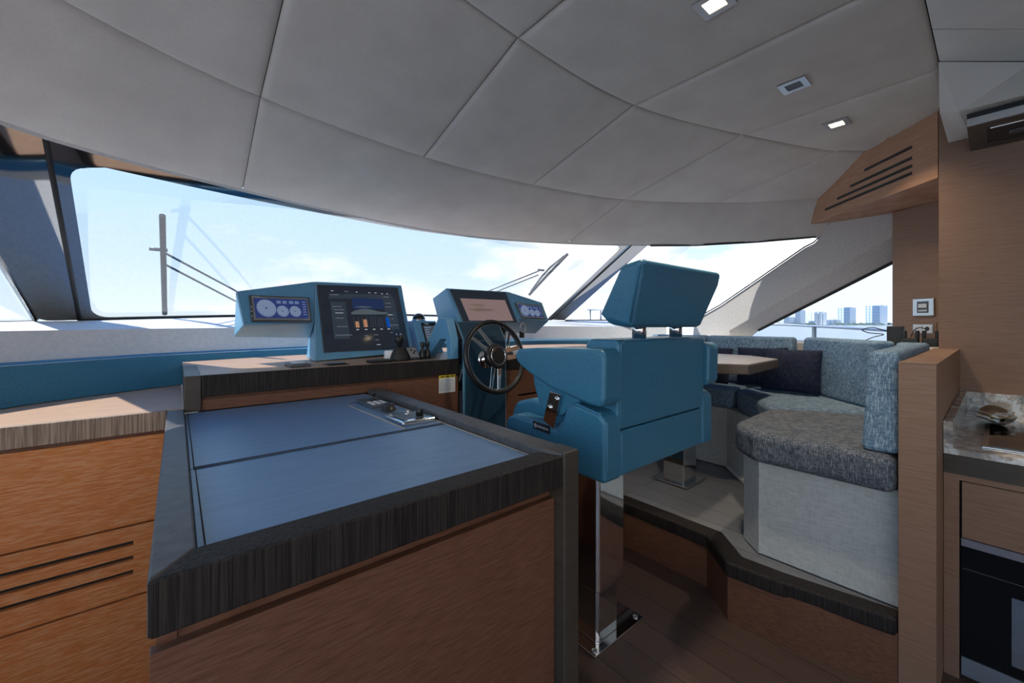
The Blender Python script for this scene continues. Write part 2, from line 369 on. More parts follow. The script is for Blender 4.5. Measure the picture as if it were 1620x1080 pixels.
def qrect(bm, q, s0, t0, s1, t1, off=0, mi=0, n=None):
    n = n or qn(q); poly(bm, [bil(q, s, t)+n*off for s, t in ((s0, t0), (s1, t0), (s1, t1), (s0, t1))], mi)
def qslab(bm, q, s0, t0, s1, t1, o0, o1, mi=0):
    n = qn(q); c = [bil(q, s, t) for s, t in ((s0, t0), (s1, t0), (s1, t1), (s0, t1))]
    loft(bm, [p+n*o0 for p in c], [p+n*o1 for p in c], mi)
def qdisc(bm, q, s, t, r, off, mi=0, n=20, r0=0):
    nn = qn(q); c = bil(q, s, t)+nn*off; u = (bil(q, s+.01, t)-bil(q, s, t)).normalized(); w = nn.cross(u)
    pt = lambda a, rr: c+(u*math.cos(a)+w*math.sin(a))*rr
    if r0:
        for k in range(n):
            a, b = 2*math.pi*k/n, 2*math.pi*(k+1)/n; poly(bm, [pt(a, r0), pt(a, r), pt(b, r), pt(b, r0)], mi)
    else: poly(bm, [pt(2*math.pi*k/n, r) for k in range(n)], mi)
def text_mesh(bm, txt, origin, right, up, size, mi=0):
    """lettering as flat mesh in the plane right/up"""
    cu = bpy.data.curves.new('t', 'FONT'); cu.body = txt; cu.size = size; cu.align_x = 'CENTER'; cu.align_y = 'CENTER'
    o = bpy.data.objects.new('t', cu); C.objects.link(o)
    dg = bpy.context.evaluated_depsgraph_get(); me = bpy.data.meshes.new_from_object(o.evaluated_get(dg))
    R, U, O = V(right).normalized(), V(up).normalized(), V(origin)
    vs = [bm.verts.new(O+R*v.co.x+U*v.co.y) for v in me.vertices]
    for p in me.polygons:
        try: f = bm.faces.new([vs[i] for i in p.vertices]); f.material_index = mi
        except ValueError: pass
    bpy.data.objects.remove(o); bpy.data.curves.remove(cu); bpy.data.meshes.remove(me)

# ============================================================ SETTING: floors
struct('floor', BX(-1.35, 3.2, -2.6, 3.3, -.03, 0), 'floor')
STEP = [(1.93, 2.6), (1.93, .885), (1.775, .73), (1.80, .55), (1.875, .216)]
st = prism_z([(1.955, 2.6), (1.955, .875), (1.80, .72), (1.83, .5), (1.90, .218), (4.1, .218), (4.1, 2.6)], 0, .245)
struct('floor_platform', st, ['platform'])
# riser boards and rounded dark nosing follow the cranked step edge
rb = bmesh.new()
R0 = [(1.945, 2.6), (1.945, .878), (1.79, .722), (1.82, .5), (1.888, .218)]
strip(rb, [(x, y, 0) for x, y in R0], [(x, y, .2) for x, y in R0])
struct('baseboard_step', rb, 'brown_y').modifiers.new('s', 'SOLIDIFY').thickness = .01
nb = bmesh.new()
for a, b in zip(STEP, STEP[1:]):
    ax, ay = a; bx, by = b; d = V((bx-ax, by-ay, 0)).normalized(); n = V((-d.y, d.x, 0))
    if n.x < 0: n = -n
ins = [(2.02, 2.6), (2.02, .845), (1.875, .70), (1.885, .55), (1.95, .216)]
ring = lambda z: [(x, y, z) for x, y in STEP+ins[::-1]]
loft(nb, ring(.185), ring(.2505))
struct('trim_1', nb, 'wenge', bevel=.012, seg=3)

# ============================================================ ceiling
AL = smoothline([(-1.45, 0.1, 2.4), (-.53, .85, 2.4), (.27, 1.13, 2.4), (1.066, 1.243, 2.4), (1.865, 1.232, 2.4), (2.666, .997, 2.4), (3.399, .684, 2.4), (3.75, .35, 2.4), (4.15, 0.0, 2.4)])
BL = smoothline([(-1.5, .55, 2.2), (-.8, 1.36, 2.19), (-.247, 1.76, 2.19), (.27, 1.981, 2.194), (1.066, 2.06, 2.178), (1.865, 2.029, 2.192), (2.666, 1.846, 2.205), (3.399, 1.463, 2.235), (3.75, 1.1, 2.235), (4.2, .45, 2.24)])
CL = smoothline([(-1.42, .95, 1.955), (-1.05, 1.58, 1.96), (-.8, 1.9, 1.96), (-.386, 2.33, 1.96), (.277, 2.58, 1.96), (1.085, 2.745, 1.96), (1.593, 2.766, 1.96), (2.15, 2.66, 1.96), (2.73, 2.40, 1.96), (3.17, 2.115, 1.96), (3.58, 1.735, 1.96), (3.86, 1.309, 1.958), (3.99, .95, 1.955), (4.1, .6, 1.95)])
ceil = bpy.data.objects.new('ceiling', None); C.objects.link(ceil); ceil['kind'] = 'structure'; ceil.location = (1.4, 0, 2.4); ORI['ceiling'] = V((1.4, 0, 2.4))
def edge_params(L):
    ds = [0, .003, .008, .016, .03]
    a = [d/L for d in ds]; n = 10
    mid = [a[-1]+(1-2*a[-1])*k/n for k in range(1, n)]
    return a+mid+[1-x for x in a[::-1]], L
def panel(fa, fb, x0, x1, bulge=.012, edge=.014, lip=0):
    """padded panel between curve functions fa (aft) and fb (forward)"""
    x0 += .0012; x1 -= .0012
    us, LU = edge_params(x1-x0); A = [fa(x0+(x1-x0)*u) for u in us]; B = [fb(x0+(x1-x0)*u) for u in us]
    LV = (A[len(A)//2]-B[len(B)//2]).length; vs_, LV = edge_params(LV)
    bm = bmesh.new(); grid = []
    for j, v in enumerate(vs_):
        row = []
        for i, u in enumerate(us):
            p = A[i].lerp(B[i], v)
            d = min(u*LU, (1-u)*LU, v*LV, (1-v)*LV)
            up = edge*max(0, 1-d/.028)**2-bulge*math.sin(math.pi*v)*math.sin(math.pi*u)
            row.append(bm.verts.new(p+V((0, 0, up))))
        grid.append(row)
    for r0, r1 in zip(grid, grid[1:]):
        for i in range(len(us)-1): bm.faces.new((r0[i], r0[i+1], r1[i+1], r1[i]))
    return mesh_obj('ceiling_panel', bm, 'suede', ceil, smooth=True)
SX = [-1.3, -.53, .27, 1.066, 1.865, 2.666, 3.399, 4.1]
for x0, x1 in zip(SX, SX[1:]):
    panel(lambda x: V((x, .168, 2.4)), lambda x: at_x(AL, x)+V((0, -.002, -.004)), x0, x1, .003)
for x0, x1 in zip(SX[:-1]+[3.399], SX[1:-1]+[3.86, 4.1]):
    if x1 <= x0: continue
    panel(lambda x: at_x(AL, x)+V((0, .002, 0)), lambda x: at_x(BL, x)+V((0, -.002, -.004)), x0, x1, .01)
# lowest tier: seams only at three places
for x0, x1 in ((-1.3, .27), (.27, 2.666), (2.666, 4.09)):
    panel(lambda x: at_x(BL, x)+V((0, .002, 0)), lambda x: at_x(CL, x), x0, x1, .02, .010)
# rolled lower lip that turns back up to the glass
lb = bmesh.new(); strip(lb, [p+V((0, -.004, .012)) for p in CL], [p+V((0, .012, -.002)) for p in CL]); strip(lb, [p+V((0, .012, -.002)) for p in CL], [p+V((0, .05, .03)) for p in CL])
mesh_obj('ceiling_lip', lb, 'hull', ceil, smooth=True)
# dark backing above the gaps
bb = bmesh.new()
off = V((0, 0, .05)); XS = [-1.4+5.55*k/60 for k in range(61)]
a_, b_, c_ = [[at_x(L_, x) for x in XS] for L_ in (AL, BL, CL)]
strip(bb, [V((p.x, .12, 2.45)) for p in a_], [p+off for p in a_]); strip(bb, [p+off for p in a_], [p+off for p in b_]); strip(bb, [p+off for p in b_], [p+off+V((0, .05, 0)) for p in c_])
o = mesh_obj('ceiling_backing', bb, 'seam', ceil); o.modifiers.new('s', 'SOLIDIFY').thickness = .02
# aft ceiling of pale laid panels
def slabz(name, pts, z0, z1, m, par=None, bevel=.003): return mesh_obj(name, prism_z(pts, z0, z1), m, par, bevel=bevel, seg=2)
slabz('ceiling_plank', [(2.276, .163), (2.571, .163), (3.118, -.291), (3.118, -.536)], 2.4, 2.42, 'pale_wood', ceil)
slabz('ceiling_plank', [(-1.3, .163), (2.270, .163), (3.118, -.541), (3.118, -2.6), (-1.3, -2.6)], 2.4, 2.42, 'pale_wood', ceil)
slabz('ceiling_roof', [(-1.45, .163), (4.2, .163), (4.2, -2.65), (-1.45, -2.65)], 2.44, 2.47, 'cream', ceil, 0)
# duct cover above the galley
db = bmesh.new()
T_ = [(2.573, .165, 2.4), (2.894, -.10, 2.4), (3.118, -.291, 2.4), (3.118, -1.3, 2.4)]; Bt = [(2.615, .165, 2.195), (2.665, .110, 2.19), (2.682, -.07, 2.19), (2.72, -1.3, 2.19)]
strip(db, T_, Bt)
poly(db, [Bt[0], Bt[1], (3.118, .085, 2.2), (3.118, .165, 2.2)], 1)
poly(db, [Bt[1], Bt[2], Bt[3], (3.118, -1.3, 2.2), (3.118, .085, 2.2)], 2)
poly(db, [T_[0], Bt[0], (3.118, .165, 2.2), (3.118, .165, 2.4)])
struct('trim_2', db, ['cream', 'paint_white', 'hull'])

# ============================================================ walls
struct('wall_right', BX(3.12, 3.76, -2.6, .2, 0, 2.43), 'oak')
struct('trim_3', prism_z([(3.762, .244), (3.921, .478), (4.12, .478), (4.12, .202), (3.762, .202)], 1.0, 2.04), 'oak')
# raking side beam with bevelled reveal toward the side window
FR = [(.25, 2.32), (.97, 2.32), (.945, 1.965), (.93, 1.935), (.96, 1.905), (1.02, 1.88), (1.692, 1.425), (1.95, 1.285), (1.98, 1.0), (1.80, 1.0), (1.618, 1.184), (.489, 1.883), (.25, 2.03)]
BR = FR[:9]+[(1.60, 1.0), (1.373, 1.204), (.507, 1.707), (.25, 1.862)]
wb = loft(bmesh.new(), [(4.0, y, z) for y, z in FR], [(4.1, y, z) for y, z in BR])
struct('wall_starboard', wb, 'hull', bevel=.006, seg=2)
struct('trim_4', BX(4.1, 4.13, .2, 1.9, .9, 1.11), 'hull')
gb = bmesh.new(); poly(gb, [(4.11, .2, 1.08), (4.11, 1.55, 1.08), (4.11, 1.373, 1.21), (4.11, .2, 1.9)])
struct('window_3', gb, 'glass_quarter')
fb = bmesh.new()   # dark rubber seal along the raking edge
tube(fb, [(4.095, 1.40, 1.19), (4.095, .507, 1.70), (4.095, .24, 1.855)], .012, 6)
struct('trim_5', fb, 'rubber')
# ledge behind the sofa and under-window panel
LEDGE = [(2.99, .2155), (3.755, .2155), (3.915, .49), (4.1, .49), (4.1, 2.55), (3.46, 2.55), (3.46, .77), (3.0, .30)]
struct('trim_6', prism_z(LEDGE, 1.06, 1.11), 'cream')
struct('wall_starboard_lower', prism_z([(x+.02 if x < 3.5 else x, y) for x, y in LEDGE], .25, 1.06), 'hull')
struct('wall_back', BX(-1.3, -1.1, -2.7, -2.6, 0, 2.43), 'oak')
struct('wall_back_right', BX(1.3, 3.76, -2.7, -2.6, 0, 2.43), 'oak')
struct('wall_back_header', BX(-1.1, 1.3, -2.7, -2.6, 2.2, 2.43), 'oak')
struct('door_1', BX(-1.1, 1.3, -2.66, -2.65, 0, 2.2), 'glass_aft')
struct('wall_left', BX(-1.42, -1.3, -2.6, 1.9, 0, .95), 'shelf_leather')
struct('wall_left_upper', BX(-1.42, -1.3, -2.6, .9, 2.0, 2.43), 'hull')
gl = bmesh.new(); poly(gl, [(-1.36, -2.6, .95), (-1.36, .9, .95), (-1.36, .9, 2.0), (-1.36, -2.6, 2.0)])
struct('window_4', gl, 'glass_door')
# ---- windscreen: ruled glass between roof edge and coaming
TOPW = [p for p in CL if -.386 <= p.x <= 3.171]
def ybase(x): return 3.31+.45*(1-((x-1.45)/1.87)**2)
def zbase(x): return 1.268+.05*math.sin(min(max((x+.417)/3.74, 0), 1)*math.pi)+.025*(x+.417)/3.74
def G(s, t):
    a = at_x(CL, -.386+3.556*s); a = V((a.x, a.y+.02, a.z+.015)); x = -.417+3.737*s; b = V((x, ybase(x), zbase(x)))
    return a.lerp(b, t)
def glass_patch(bm, s0, s1, t0, t1, mi=0, n=24, m=3, off=0):
    T = (lambda f, s: f(s) if callable(f) else f)
    rows = []
    for j in range(m+1):
        row = []
        for i in range(n+1):
            s = s0+(s1-s0)*i/n; t = T(t0, s)+(T(t1, s)-T(t0, s))*j/m; row.append(bm.verts.new(G(s, t)+V((0, off, off))))
        rows.append(row)
    for a, b in zip(rows, rows[1:]):
        for i in range(n):
            f = bm.faces.new((a[i], a[i+1], b[i+1], b[i])); f.material_index = mi; f.smooth = True
top_band = lambda s: .05*(1-s)**2+.012+.06*math.exp(-s/.012)
g1 = bmesh.new(); glass_patch(g1, 0, 1, 0, 1)
win = struct('window_1', g1, 'glass_front')
ORI['window_1'] = ORI[win.name]
f1 = bmesh.new()
glass_patch(f1, 0, 1, 0, top_band, off=-.004); glass_patch(f1, 0, 1, .972, 1.0, off=-.004)
glass_patch(f1, 0, .012, 0, 1, n=3, m=12, off=-.004); glass_patch(f1, .988, 1, 0, 1, n=3, m=12, off=-.004)
for (sc, tc_, ds, dt) in ((.012, top_band(.012), .018, .07), (.012, .972, .018, -.07), (.988, top_band(.988), -.018, .07)):
    arc = [G(sc+ds*(1-math.sin(a)), tc_+dt*(1-math.cos(a)))+V((0, -.004, -.004)) for a in [math.pi/2*k/6 for k in range(7)]]
    c0 = G(sc, tc_)+V((0, -.004, -.004))
    for p0, p1 in zip(arc, arc[1:]): poly(f1, [c0, p0, p1])
mesh_obj('window_frit', f1, 'frit', win, smooth=True)
# pillars either side of the windscreen, faced in dark gloss glass
def pillar(name, q):
    a, b, c, d = [V(p) for p in q]; n = (b-a).cross(d-a).normalized()
    if n.y < 0: n = -n
    return struct(name, loft(bmesh.new(), [a, b, c, d], [p+n*.03 for p in (a, b, c, d)]), 'frit', bevel=.004, seg=2)
pillar('trim_7', [(-.388, 2.345, 1.97), (-.66, 2.10, 1.97), (-.567, 3.2, 1.262), (-.417, 3.31, 1.268)])
pillar('trim_8', [(3.172, 2.125, 1.97), (3.30, 2.02, 1.97), (3.446, 3.2, 1.285), (3.32, 3.31, 1.293)])
def tubeobj(name, pts, r, m): b = bmesh.new(); tube(b, pts, r, 8); return struct(name, b, m)
tubeobj('trim_9', [G(0, 0)+V((-.004, -.008, -.006)), G(0, 1)+V((-.004, -.008, .0))], .009, 'rubber')
tubeobj('trim_10', [G(1, 0)+V((.005, -.012, -.01)), G(1, 1)+V((.005, -.012, .0))], .008, 'rubber')
tubeobj('trim_11', [(x, ybase(x)-.012, zbase(x)+.004) for x in [-.417+3.737*k/30 for k in range(31)]], .009, 'rubber')
# starboard quarter glass and port quarter glass
q = bmesh.new(); strip(q, [(3.30, 2.02, 1.97), (3.58, 1.745, 1.97), (3.86, 1.32, 1.97), (4.0, .96, 1.96)], [(3.446, 3.2, 1.285), (3.68, 2.85, 1.285), (3.88, 2.4, 1.285), (4.0, 1.95, 1.285)], sub=3)
struct('window_2', q, 'glass_side')
tubeobj('trim_12', [(3.446, 3.19, 1.29), (3.68, 2.84, 1.29), (3.88, 2.39, 1.29), (3.99, 1.95, 1.29), (3.992, 1.692, 1.432), (3.992, 1.02, 1.885), (3.992, .96, 1.912), (3.992, .93, 1.94), (3.992, .95, 1.955), (3.86, 1.33, 1.957), (3.60, 1.74, 1.957), (3.30, 2.01, 1.957)], .007, 'rubber')
q = bmesh.new(); strip(q, [(-.66, 2.10, 1.97), (-.8, 1.91, 1.97), (-1.05, 1.6, 1.97), (-1.38, 1.0, 1.97)], [(-.567, 3.2, 1.262), (-.75, 2.85, 1.25), (-.97, 2.4, 1.25), (-1.25, 1.9, 1.22)], sub=3)
poly(q, [(-1.38, 1.0, 1.97), (-1.25, 1.9, .95), (-1.36, .9, .95), (-1.36, .9, 2.0)])
struct('window_5', q, 'glass_side')
tubeobj('trim_13', [(-.655, 2.11, 1.962), (-.562, 3.19, 1.262), (-.75, 2.84, 1.25), (-.97, 2.39, 1.25), (-1.25, 1.9, 1.22)], .012, 'frit')
# pale coaming from the padded roll up to the glass
PT = smoothline([(-1.28, 1.40, 1.10), (-.87, 1.93, 1.10), (-.535, 2.29, 1.10), (-.215, 2.515, 1.103), (-.01, 2.625, 1.104), (.53, 2.765, 1.106), (1.45, 2.857, 1.106), (2.37, 2.765, 1.106), (2.86, 2.575, 1.104), (3.17, 2.315, 1.10), (3.42, 1.92, 1.10)], 4)
PB = smoothline([(-1.34, 1.9, 1.2), (-.97, 2.42, 1.25), (-.70, 2.95, 1.258), (-.45, 3.30, 1.268), (.0, ybase(0), zbase(0)), (.55, ybase(.55), zbase(.55)), (1.45, ybase(1.45), zbase(1.45)), (2.35, ybase(2.35), zbase(2.35)), (3.0, ybase(3.0), zbase(3.0)), (3.44, 3.21, 1.285), (4.0, 1.96, 1.285)], 4)
cb = bmesh.new(); mid = []
for i, p in enumerate(PT):
    t = PT[min(i+1, len(PT)-1)]-PT[max(i-1, 0)]; t.z = 0; t.normalize(); mid.append(p+V((-t.y, t.x, 0))*.045+V((0, 0, .122)))
strip(cb, PT, mid); strip(cb, mid, PB)
struct('trim_14', cb, 'coaming', smooth=True)
struct('wall_front', prism_z([(-1.3, 2.9), (4.0, 2.9), (4.0, 2.95), (-1.3, 2.95)], 0, 1.12), 'hull')

# ============================================================ ISLAND CONSOLE
isl = thing('island_console', 'waist-high wooden island with brown leather top tinted skylight blue and dark raised rim in the foreground', 'console', (.35, 1.24, 0))
def P_(name, bm, m, par, **k): return mesh_obj(name, bm, m, par, **k)
X0, X1, Y0, Y1 = -.027, .721, .630, 1.826
P_('rim', prism_z([(X0, Y0), (.020, .690), (.020, Y1), (X0, Y1)], .880, .950), 'wenge_top', isl, bevel=.004)
P_('rim', prism_z([(X0+.001, Y0), (.673, Y0), (.655, .690), (.0205, .690)], .880, .950), 'wenge', isl, bevel=.004)
P_('rim', prism_z([(.6555, .690), (.673, .632), (X1, .690), (X1, Y1), (.665, Y1)], .880, .955), 'wenge_top', isl, bevel=.004)
P_('corner_post', BX(.674, X1+.003, Y0-.004, .690, 0, .957), 'wenge_side', isl, bevel=.004)
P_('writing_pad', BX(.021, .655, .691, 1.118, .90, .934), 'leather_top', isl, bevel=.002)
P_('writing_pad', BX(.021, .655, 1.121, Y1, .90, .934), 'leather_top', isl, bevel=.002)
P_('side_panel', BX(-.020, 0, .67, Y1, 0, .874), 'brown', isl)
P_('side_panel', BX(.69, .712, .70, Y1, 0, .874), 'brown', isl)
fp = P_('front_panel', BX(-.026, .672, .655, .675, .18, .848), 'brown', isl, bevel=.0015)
P_('plinth', BX(.0, .70, .70, 1.75, 0, .16), 'black', isl)
P_('front_rail', prism_z([(-.010, .672), (.672, .672), (.672, .69), (-.010, .69)], .840, .8795), 'brown', isl)
sb = bmesh.new()
tube(sb, [(.031, .70, .9352), (.031, 1.113, .9352)], .0011, 5); tube(sb, [(.027, 1.113, .9352), (.648, 1.113, .9352)], .0011, 5)
tube(sb, [(.027, 1.126, .9352), (.648, 1.126, .9352)], .0011, 5); tube(sb, [(.029, 1.13, .9352), (.029, 1.82, .9352)], .0011, 5)
P_('stitching', sb, 'thread', isl)
sb = bmesh.new(); tube(sb, [(.650, .70, .9354), (.650, 1.80, .9354)], .0012, 5); tube(sb, [(.525, 1.132, .9354), (.51, 1.60, .9354), (.545, 1.66, .9354)], .0014, 5); tube(sb, [(.04, .697, .9354), (.648, .697, .9354)], .0011, 5)
P_('stitching', sb, 'tan_thread', isl)
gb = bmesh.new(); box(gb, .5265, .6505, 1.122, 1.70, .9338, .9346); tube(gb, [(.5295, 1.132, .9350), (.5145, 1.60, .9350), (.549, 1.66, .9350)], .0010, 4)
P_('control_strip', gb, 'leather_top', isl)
# three switch modules on the strip
def pn(name, x0, x1, y0, y1, h, m, par, bev=.003): return P_(name, BX(x0, x1, y0, y1, .9345, .9345+h), m, par, bevel=bev, seg=2)
m1 = pn('switch_module', .552, .632, 1.475, 1.64, .013, 'charcoal', isl)
kb = bmesh.new(); lathe(kb, [(.013, .0), (.013, .006), (.006, .008), (.005, .018), (.009, .021), (.009, .030), (.004, .033)], (.600, 1.585, .9475)); P_('joystick', kb, 'black', m1)
kb = bmesh.new()
for i in range(3):
    for j in range(2): box(kb, .562+.022*i, .575+.022*i, 1.495+.035*j, 1.515+.035*j, .9475, .9488)
P_('button', kb, 'white_print', m1)
m2 = pn('dial_module', .545, .628, 1.325, 1.455, .004, 'steel', isl)
kb = bmesh.new(); lathe(kb, [(.026, 0), (.026, .003), (.022, .004), (.0215, .020), (.019, .023)], (.592, 1.415, .9385)); P_('knob', kb, 'black', m2)
m3 = pn('bezel_module', .533, .648, 1.165, 1.300, .014, 'chrome', isl, .006)
kb = bmesh.new(); box(kb, .546, .635, 1.185, 1.285, .9485, .9492); P_('face_plate', kb, 'charcoal', m3)
kb = bmesh.new(); lathe(kb, [(.012, 0), (.012, .022), (.010, .024)], (.614, 1.215, .949)); P_('knob', kb, 'black', m3)
kb = bmesh.new(); lathe(kb, [(.010, 0), (.010, .004), (.004, .006), (.004, .016)], (.590, 1.255, .949)); P_('toggle', kb, 'chrome', m3)

# ============================================================ PORT SHELF CABINET
cab = thing('side_cabinet', 'orange brushed wood cabinet with tan leather top and long dark vent slots on the left', 'cabinet', (-.5, 1.9, 0))
P_('top', prism_z([(-1.28, 1.845), (.0165, 1.845), (.0165, 2.58), (-.17, 2.48), (-.475, 2.26), (-.8, 1.90), (-.84, 1.862)][:7], .90, .950), 'shelf_leather', cab)
P_('front_edge', BX(-1.28, -.0285, 1.828, 1.850, .885, .9512), 'shelf_edge', cab, bevel=.003)
P_('upper_door', BX(-1.28, -.030, 1.842, 1.86, .582, .872), 'teak', cab, bevel=.0015)
vp = bmesh.new()
zs_ = [.576, .527, .512, .478, .463, .430, .4155, .345]
for z1, z0 in zip(zs_[0::2], zs_[1::2]): box(vp, -1.28, -.030, 1.842, 1.86, z0, z1)
for z0, z1 in ((.512, .527), (.463, .478), (.4155, .430)): box(vp, -.112, -.030, 1.842, 1.86, z0, z1)
P_('vent_panel', vp, 'teak', cab)
P_('lower_door', BX(-1.28, -.030, 1.842, 1.86, .02, .338), 'teak', cab, bevel=.0015)
P_('body', BX(-1.28, .0, 1.861, 1.90, 0, .90), 'black', cab)
P_('shadow_rail', BX(-1.28, -.030, 1.851, 1.862, .872, .90), 'brown', cab)

# ============================================================ PADDED COAMING ROLL
def sweep(line, prof, mi=0):
    """profile in (forward normal, z) swept along a plan line"""
    bm = bmesh.new(); rings = []
    for i, p in enumerate(line):
        t = (line[min(i+1, len(line)-1)]-line[max(i-1, 0)]); t.z = 0; t.normalize(); n = V((-t.y, t.x, 0))
        rings.append([bm.verts.new(V((p.x, p.y, 0))+n*a+V((0, 0, z))) for a, z in prof])
    for r0, r1 in zip(rings, rings[1:]):
        for k in range(len(prof)): bm.faces.new((r0[k], r0[(k+1) % len(prof)], r1[(k+1) % len(prof)], r1[k]))
    bm.faces.new(rings[0]); bm.faces.new(rings[-1]); return bm
ROLL = smoothline([(-1.2, 1.36, 0), (-.8, 1.87, 0), (-.475, 2.226, 0), (-.171, 2.448, 0), (.024, 2.552, 0), (.55, 2.69, 0), (1.45, 2.78, 0), (2.35, 2.69, 0), (2.8, 2.51, 0), (3.1, 2.26, 0), (3.33, 1.9, 0)], 6)
rl = thing('padded_roll', 'long blue leather padded roll along the foot of the windscreen', 'padding', (1.1, 2.5, .95))
P_('cushion', sweep(ROLL, [(0, .9515), (.075, .9515), (.085, 1.108), (.05, 1.108), (.028, 1.094)]), 'blue', rl, bevel=.004, seg=2, angle=20)
sb = bmesh.new()
nl = []
for i, p in enumerate(ROLL):
    t = (ROLL[min(i+1, len(ROLL)-1)]-ROLL[max(i-1, 0)]); t.normalize(); nl.append(p+V((-t.y, t.x, 0))*.031+V((0, 0, 1.0985)))
tube(sb, nl, .0014, 5); P_('stitching', sb, 'stitch', rl)

# ============================================================ HELM DASH
dash = thing('helm_dash', 'long helm dashboard with tan leather top, dark grooved edge and brown wood front', 'dashboard', (1.4, 2.1, 0))
def roll_y(x): return at_x(ROLL, x).y
xs = [.020+2.85*k/16 for k in range(17)]
P_('top', prism_z([(x, roll_y(x)-.002) for x in xs][::-1]+[(.020, 1.836), (2.87, 1.836)], 1.045, 1.0625), 'shelf_leather', dash)
P_('front_edge', BX(.068, 1.150, 1.826, 1.848, .986, 1.0635), 'wenge', dash, bevel=.003)
P_('front_edge', BX(1.472, 2.87, 1.826, 1.848, .986, 1.0635), 'wenge', dash, bevel=.003)
P_('end_post', prism_z([(.0185, 1.826), (.067, 1.826), (.067, 2.30), (.0185, 2.30)], .936, 1.0645), 'wenge_side', dash, bevel=.003)
P_('side_cheek', BX(.020, .06, 1.86, 2.54, .952, 1.044), 'wenge_side', dash)
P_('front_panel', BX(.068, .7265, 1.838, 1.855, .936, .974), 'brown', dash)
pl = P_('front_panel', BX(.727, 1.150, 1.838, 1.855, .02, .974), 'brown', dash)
P_('front_panel', BX(.756, 1.150, 1.8345, 1.8375, .03, .974), 'brown', dash)
P_('shadow_rail', BX(.068, 2.87, 1.850, 1.862, .97, .99), 'brown', dash)
vp = bmesh.new()
for z0, z1 in ((.02, .70), (.713, .757), (.770, .814), (.827, .975)): box(vp, 1.472, 2.87, 1.838, 1.855, z0, z1)
for z0, z1 in ((.700, .713), (.757, .770), (.814, .827)): box(vp, 1.472, 1.575, 1.838, 1.855, z0, z1); box(vp, 2.25, 2.87, 1.838, 1.855, z0, z1)
P_('vent_panel', vp, 'brown', dash)
P_('body', BX(.06, 2.87, 1.862, 1.9, .0, 1.04), 'black', dash)
lb = bmesh.new(); box(lb, 1.035, 1.132, 1.8325, 1.8343, .892, .968); box(lb, 1.035, 1.132, 1.8324, 1.8343, .968, .984, 1)
for k in range(9): box(lb, 1.041, 1.126-.012*random.random()*3, 1.8321, 1.8326, .957-.0068*k, .9585-.0068*k, 2)
for k in range(3): box(lb, 1.045+.03*k, 1.066+.03*k, 1.8319, 1.8325, .973, .979, 3)
P_('warning_label', lb, ['label', 'yellow', 'grey_mark', 'black'], dash)['label'] = 'white warning label with yellow header'
# pedestal carrying the wheel: upright blue box with a raked upper face
pp = [(1.822, 0), (1.822, 1.155), (1.90, 1.262), (1.985, 1.262), (1.985, 1.064), (1.985, 0)]
ped = P_('pedestal', prism_x(pp, 1.172, 1.470), 'blue', dash, bevel=.004, seg=2); ped['label'] = 'blue leather steering pedestal'
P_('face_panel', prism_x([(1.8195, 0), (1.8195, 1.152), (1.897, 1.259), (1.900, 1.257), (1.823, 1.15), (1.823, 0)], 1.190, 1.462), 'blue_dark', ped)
P_('side_strip', prism_x([(1.826, 0), (1.826, 1.165), (1.905, 1.272), (1.935, 1.272), (1.935, 0)], 1.152, 1.1715), 'gloss_black', ped)
AR = [(1.832, 1.0645), (1.832, 1.17), (1.875, 1.278), (1.96, 1.282), (2.17, 1.0645), (2.075, 1.0645), (1.945, 1.168), (1.885, 1.168), (1.868, 1.0645)]
P_('side_arch', prism_x(AR, 1.105, 1.151), 'blue_dash', ped, bevel=.003, seg=2)
P_('pod_bracket', BX(1.36, 1.60, 1.986, 2.25, 1.0645, 1.254), 'black', ped)
sb = bmesh.new(); tube(sb, [(1.1045, y, z) for y, z in AR[1:5]], .0012, 5); P_('stitching', sb, 'stitch', ped)
for x in (1.178, 1.465):
    sb = bmesh.new(); tube(sb, [(x, 1.821, .02), (x, 1.821, 1.155), (x, 1.899, 1.262)], .0012, 5); P_('stitching', sb, 'stitch', ped)
# ---- steering wheel
WC = V((1.31, 1.715, 1.075)); WN = V((0, -1, .22)).normalized(); WU = V((1, 0, 0)); WV = WN.cross(WU)*-1
if WV.z < 0: WV = -WV
wp = lambda a, r, h=0: WC+(WU*math.cos(a)+WV*math.sin(a))*r+WN*h
wh = thing('steering_wheel', 'black leather steering wheel with paired polished spokes and dark hub', 'steering wheel', tuple(WC))
b = bmesh.new(); tube(b, [wp(2*math.pi*k/48, .188) for k in range(48)], .0140, 12, closed=True); P_('rim', b, 'wheel', wh)
b = bmesh.new(); tube(b, [wp(2*math.pi*k/48, .1755, .004) for k in range(48)], .0028, 6, closed=True); P_('inner_ring', b, 'chrome', wh)
for k, a0 in enumerate((132, 6, -101)):
    for s_ in (-1, 1):
        a1 = math.radians(a0+s_*22); a2 = math.radians(a0+s_*8); b = bmesh.new()
        A = wp(a1, .050, .012); B = wp(a2 if k else math.radians(a0+s_*11), .180, .002); d = (B-A).normalized(); w = d.cross(WN)
        loft(b, [A+w*.014-WN*.003, A-w*.014-WN*.003, A-w*.014+WN*.003, A+w*.014+WN*.003], [B+w*.009-WN*.003, B-w*.009-WN*.003, B-w*.009+WN*.003, B+w*.009+WN*.003])
        P_('spoke', b, 'chrome', wh, bevel=.0015, seg=2)
b = bmesh.new(); lathe(b, [(.050, -.03), (.066, -.012), (.069, .010), (.064, .022), (.050, .028), (.049, .022)], WC, WN, 36); P_('hub', b, 'wheel', wh)
b = bmesh.new(); lathe(b, [(.0495, .020), (.0495, .0295), (.046, .0305), (.0455, .022)], WC, WN, 36); P_('hub_ring', b, 'chrome', wh)
b = bmesh.new(); lathe(b, [(.0452, .018), (.0452, .026), (.036, .028)], WC, WN, 32); P_('horn_pad', b, 'wheel', wh)
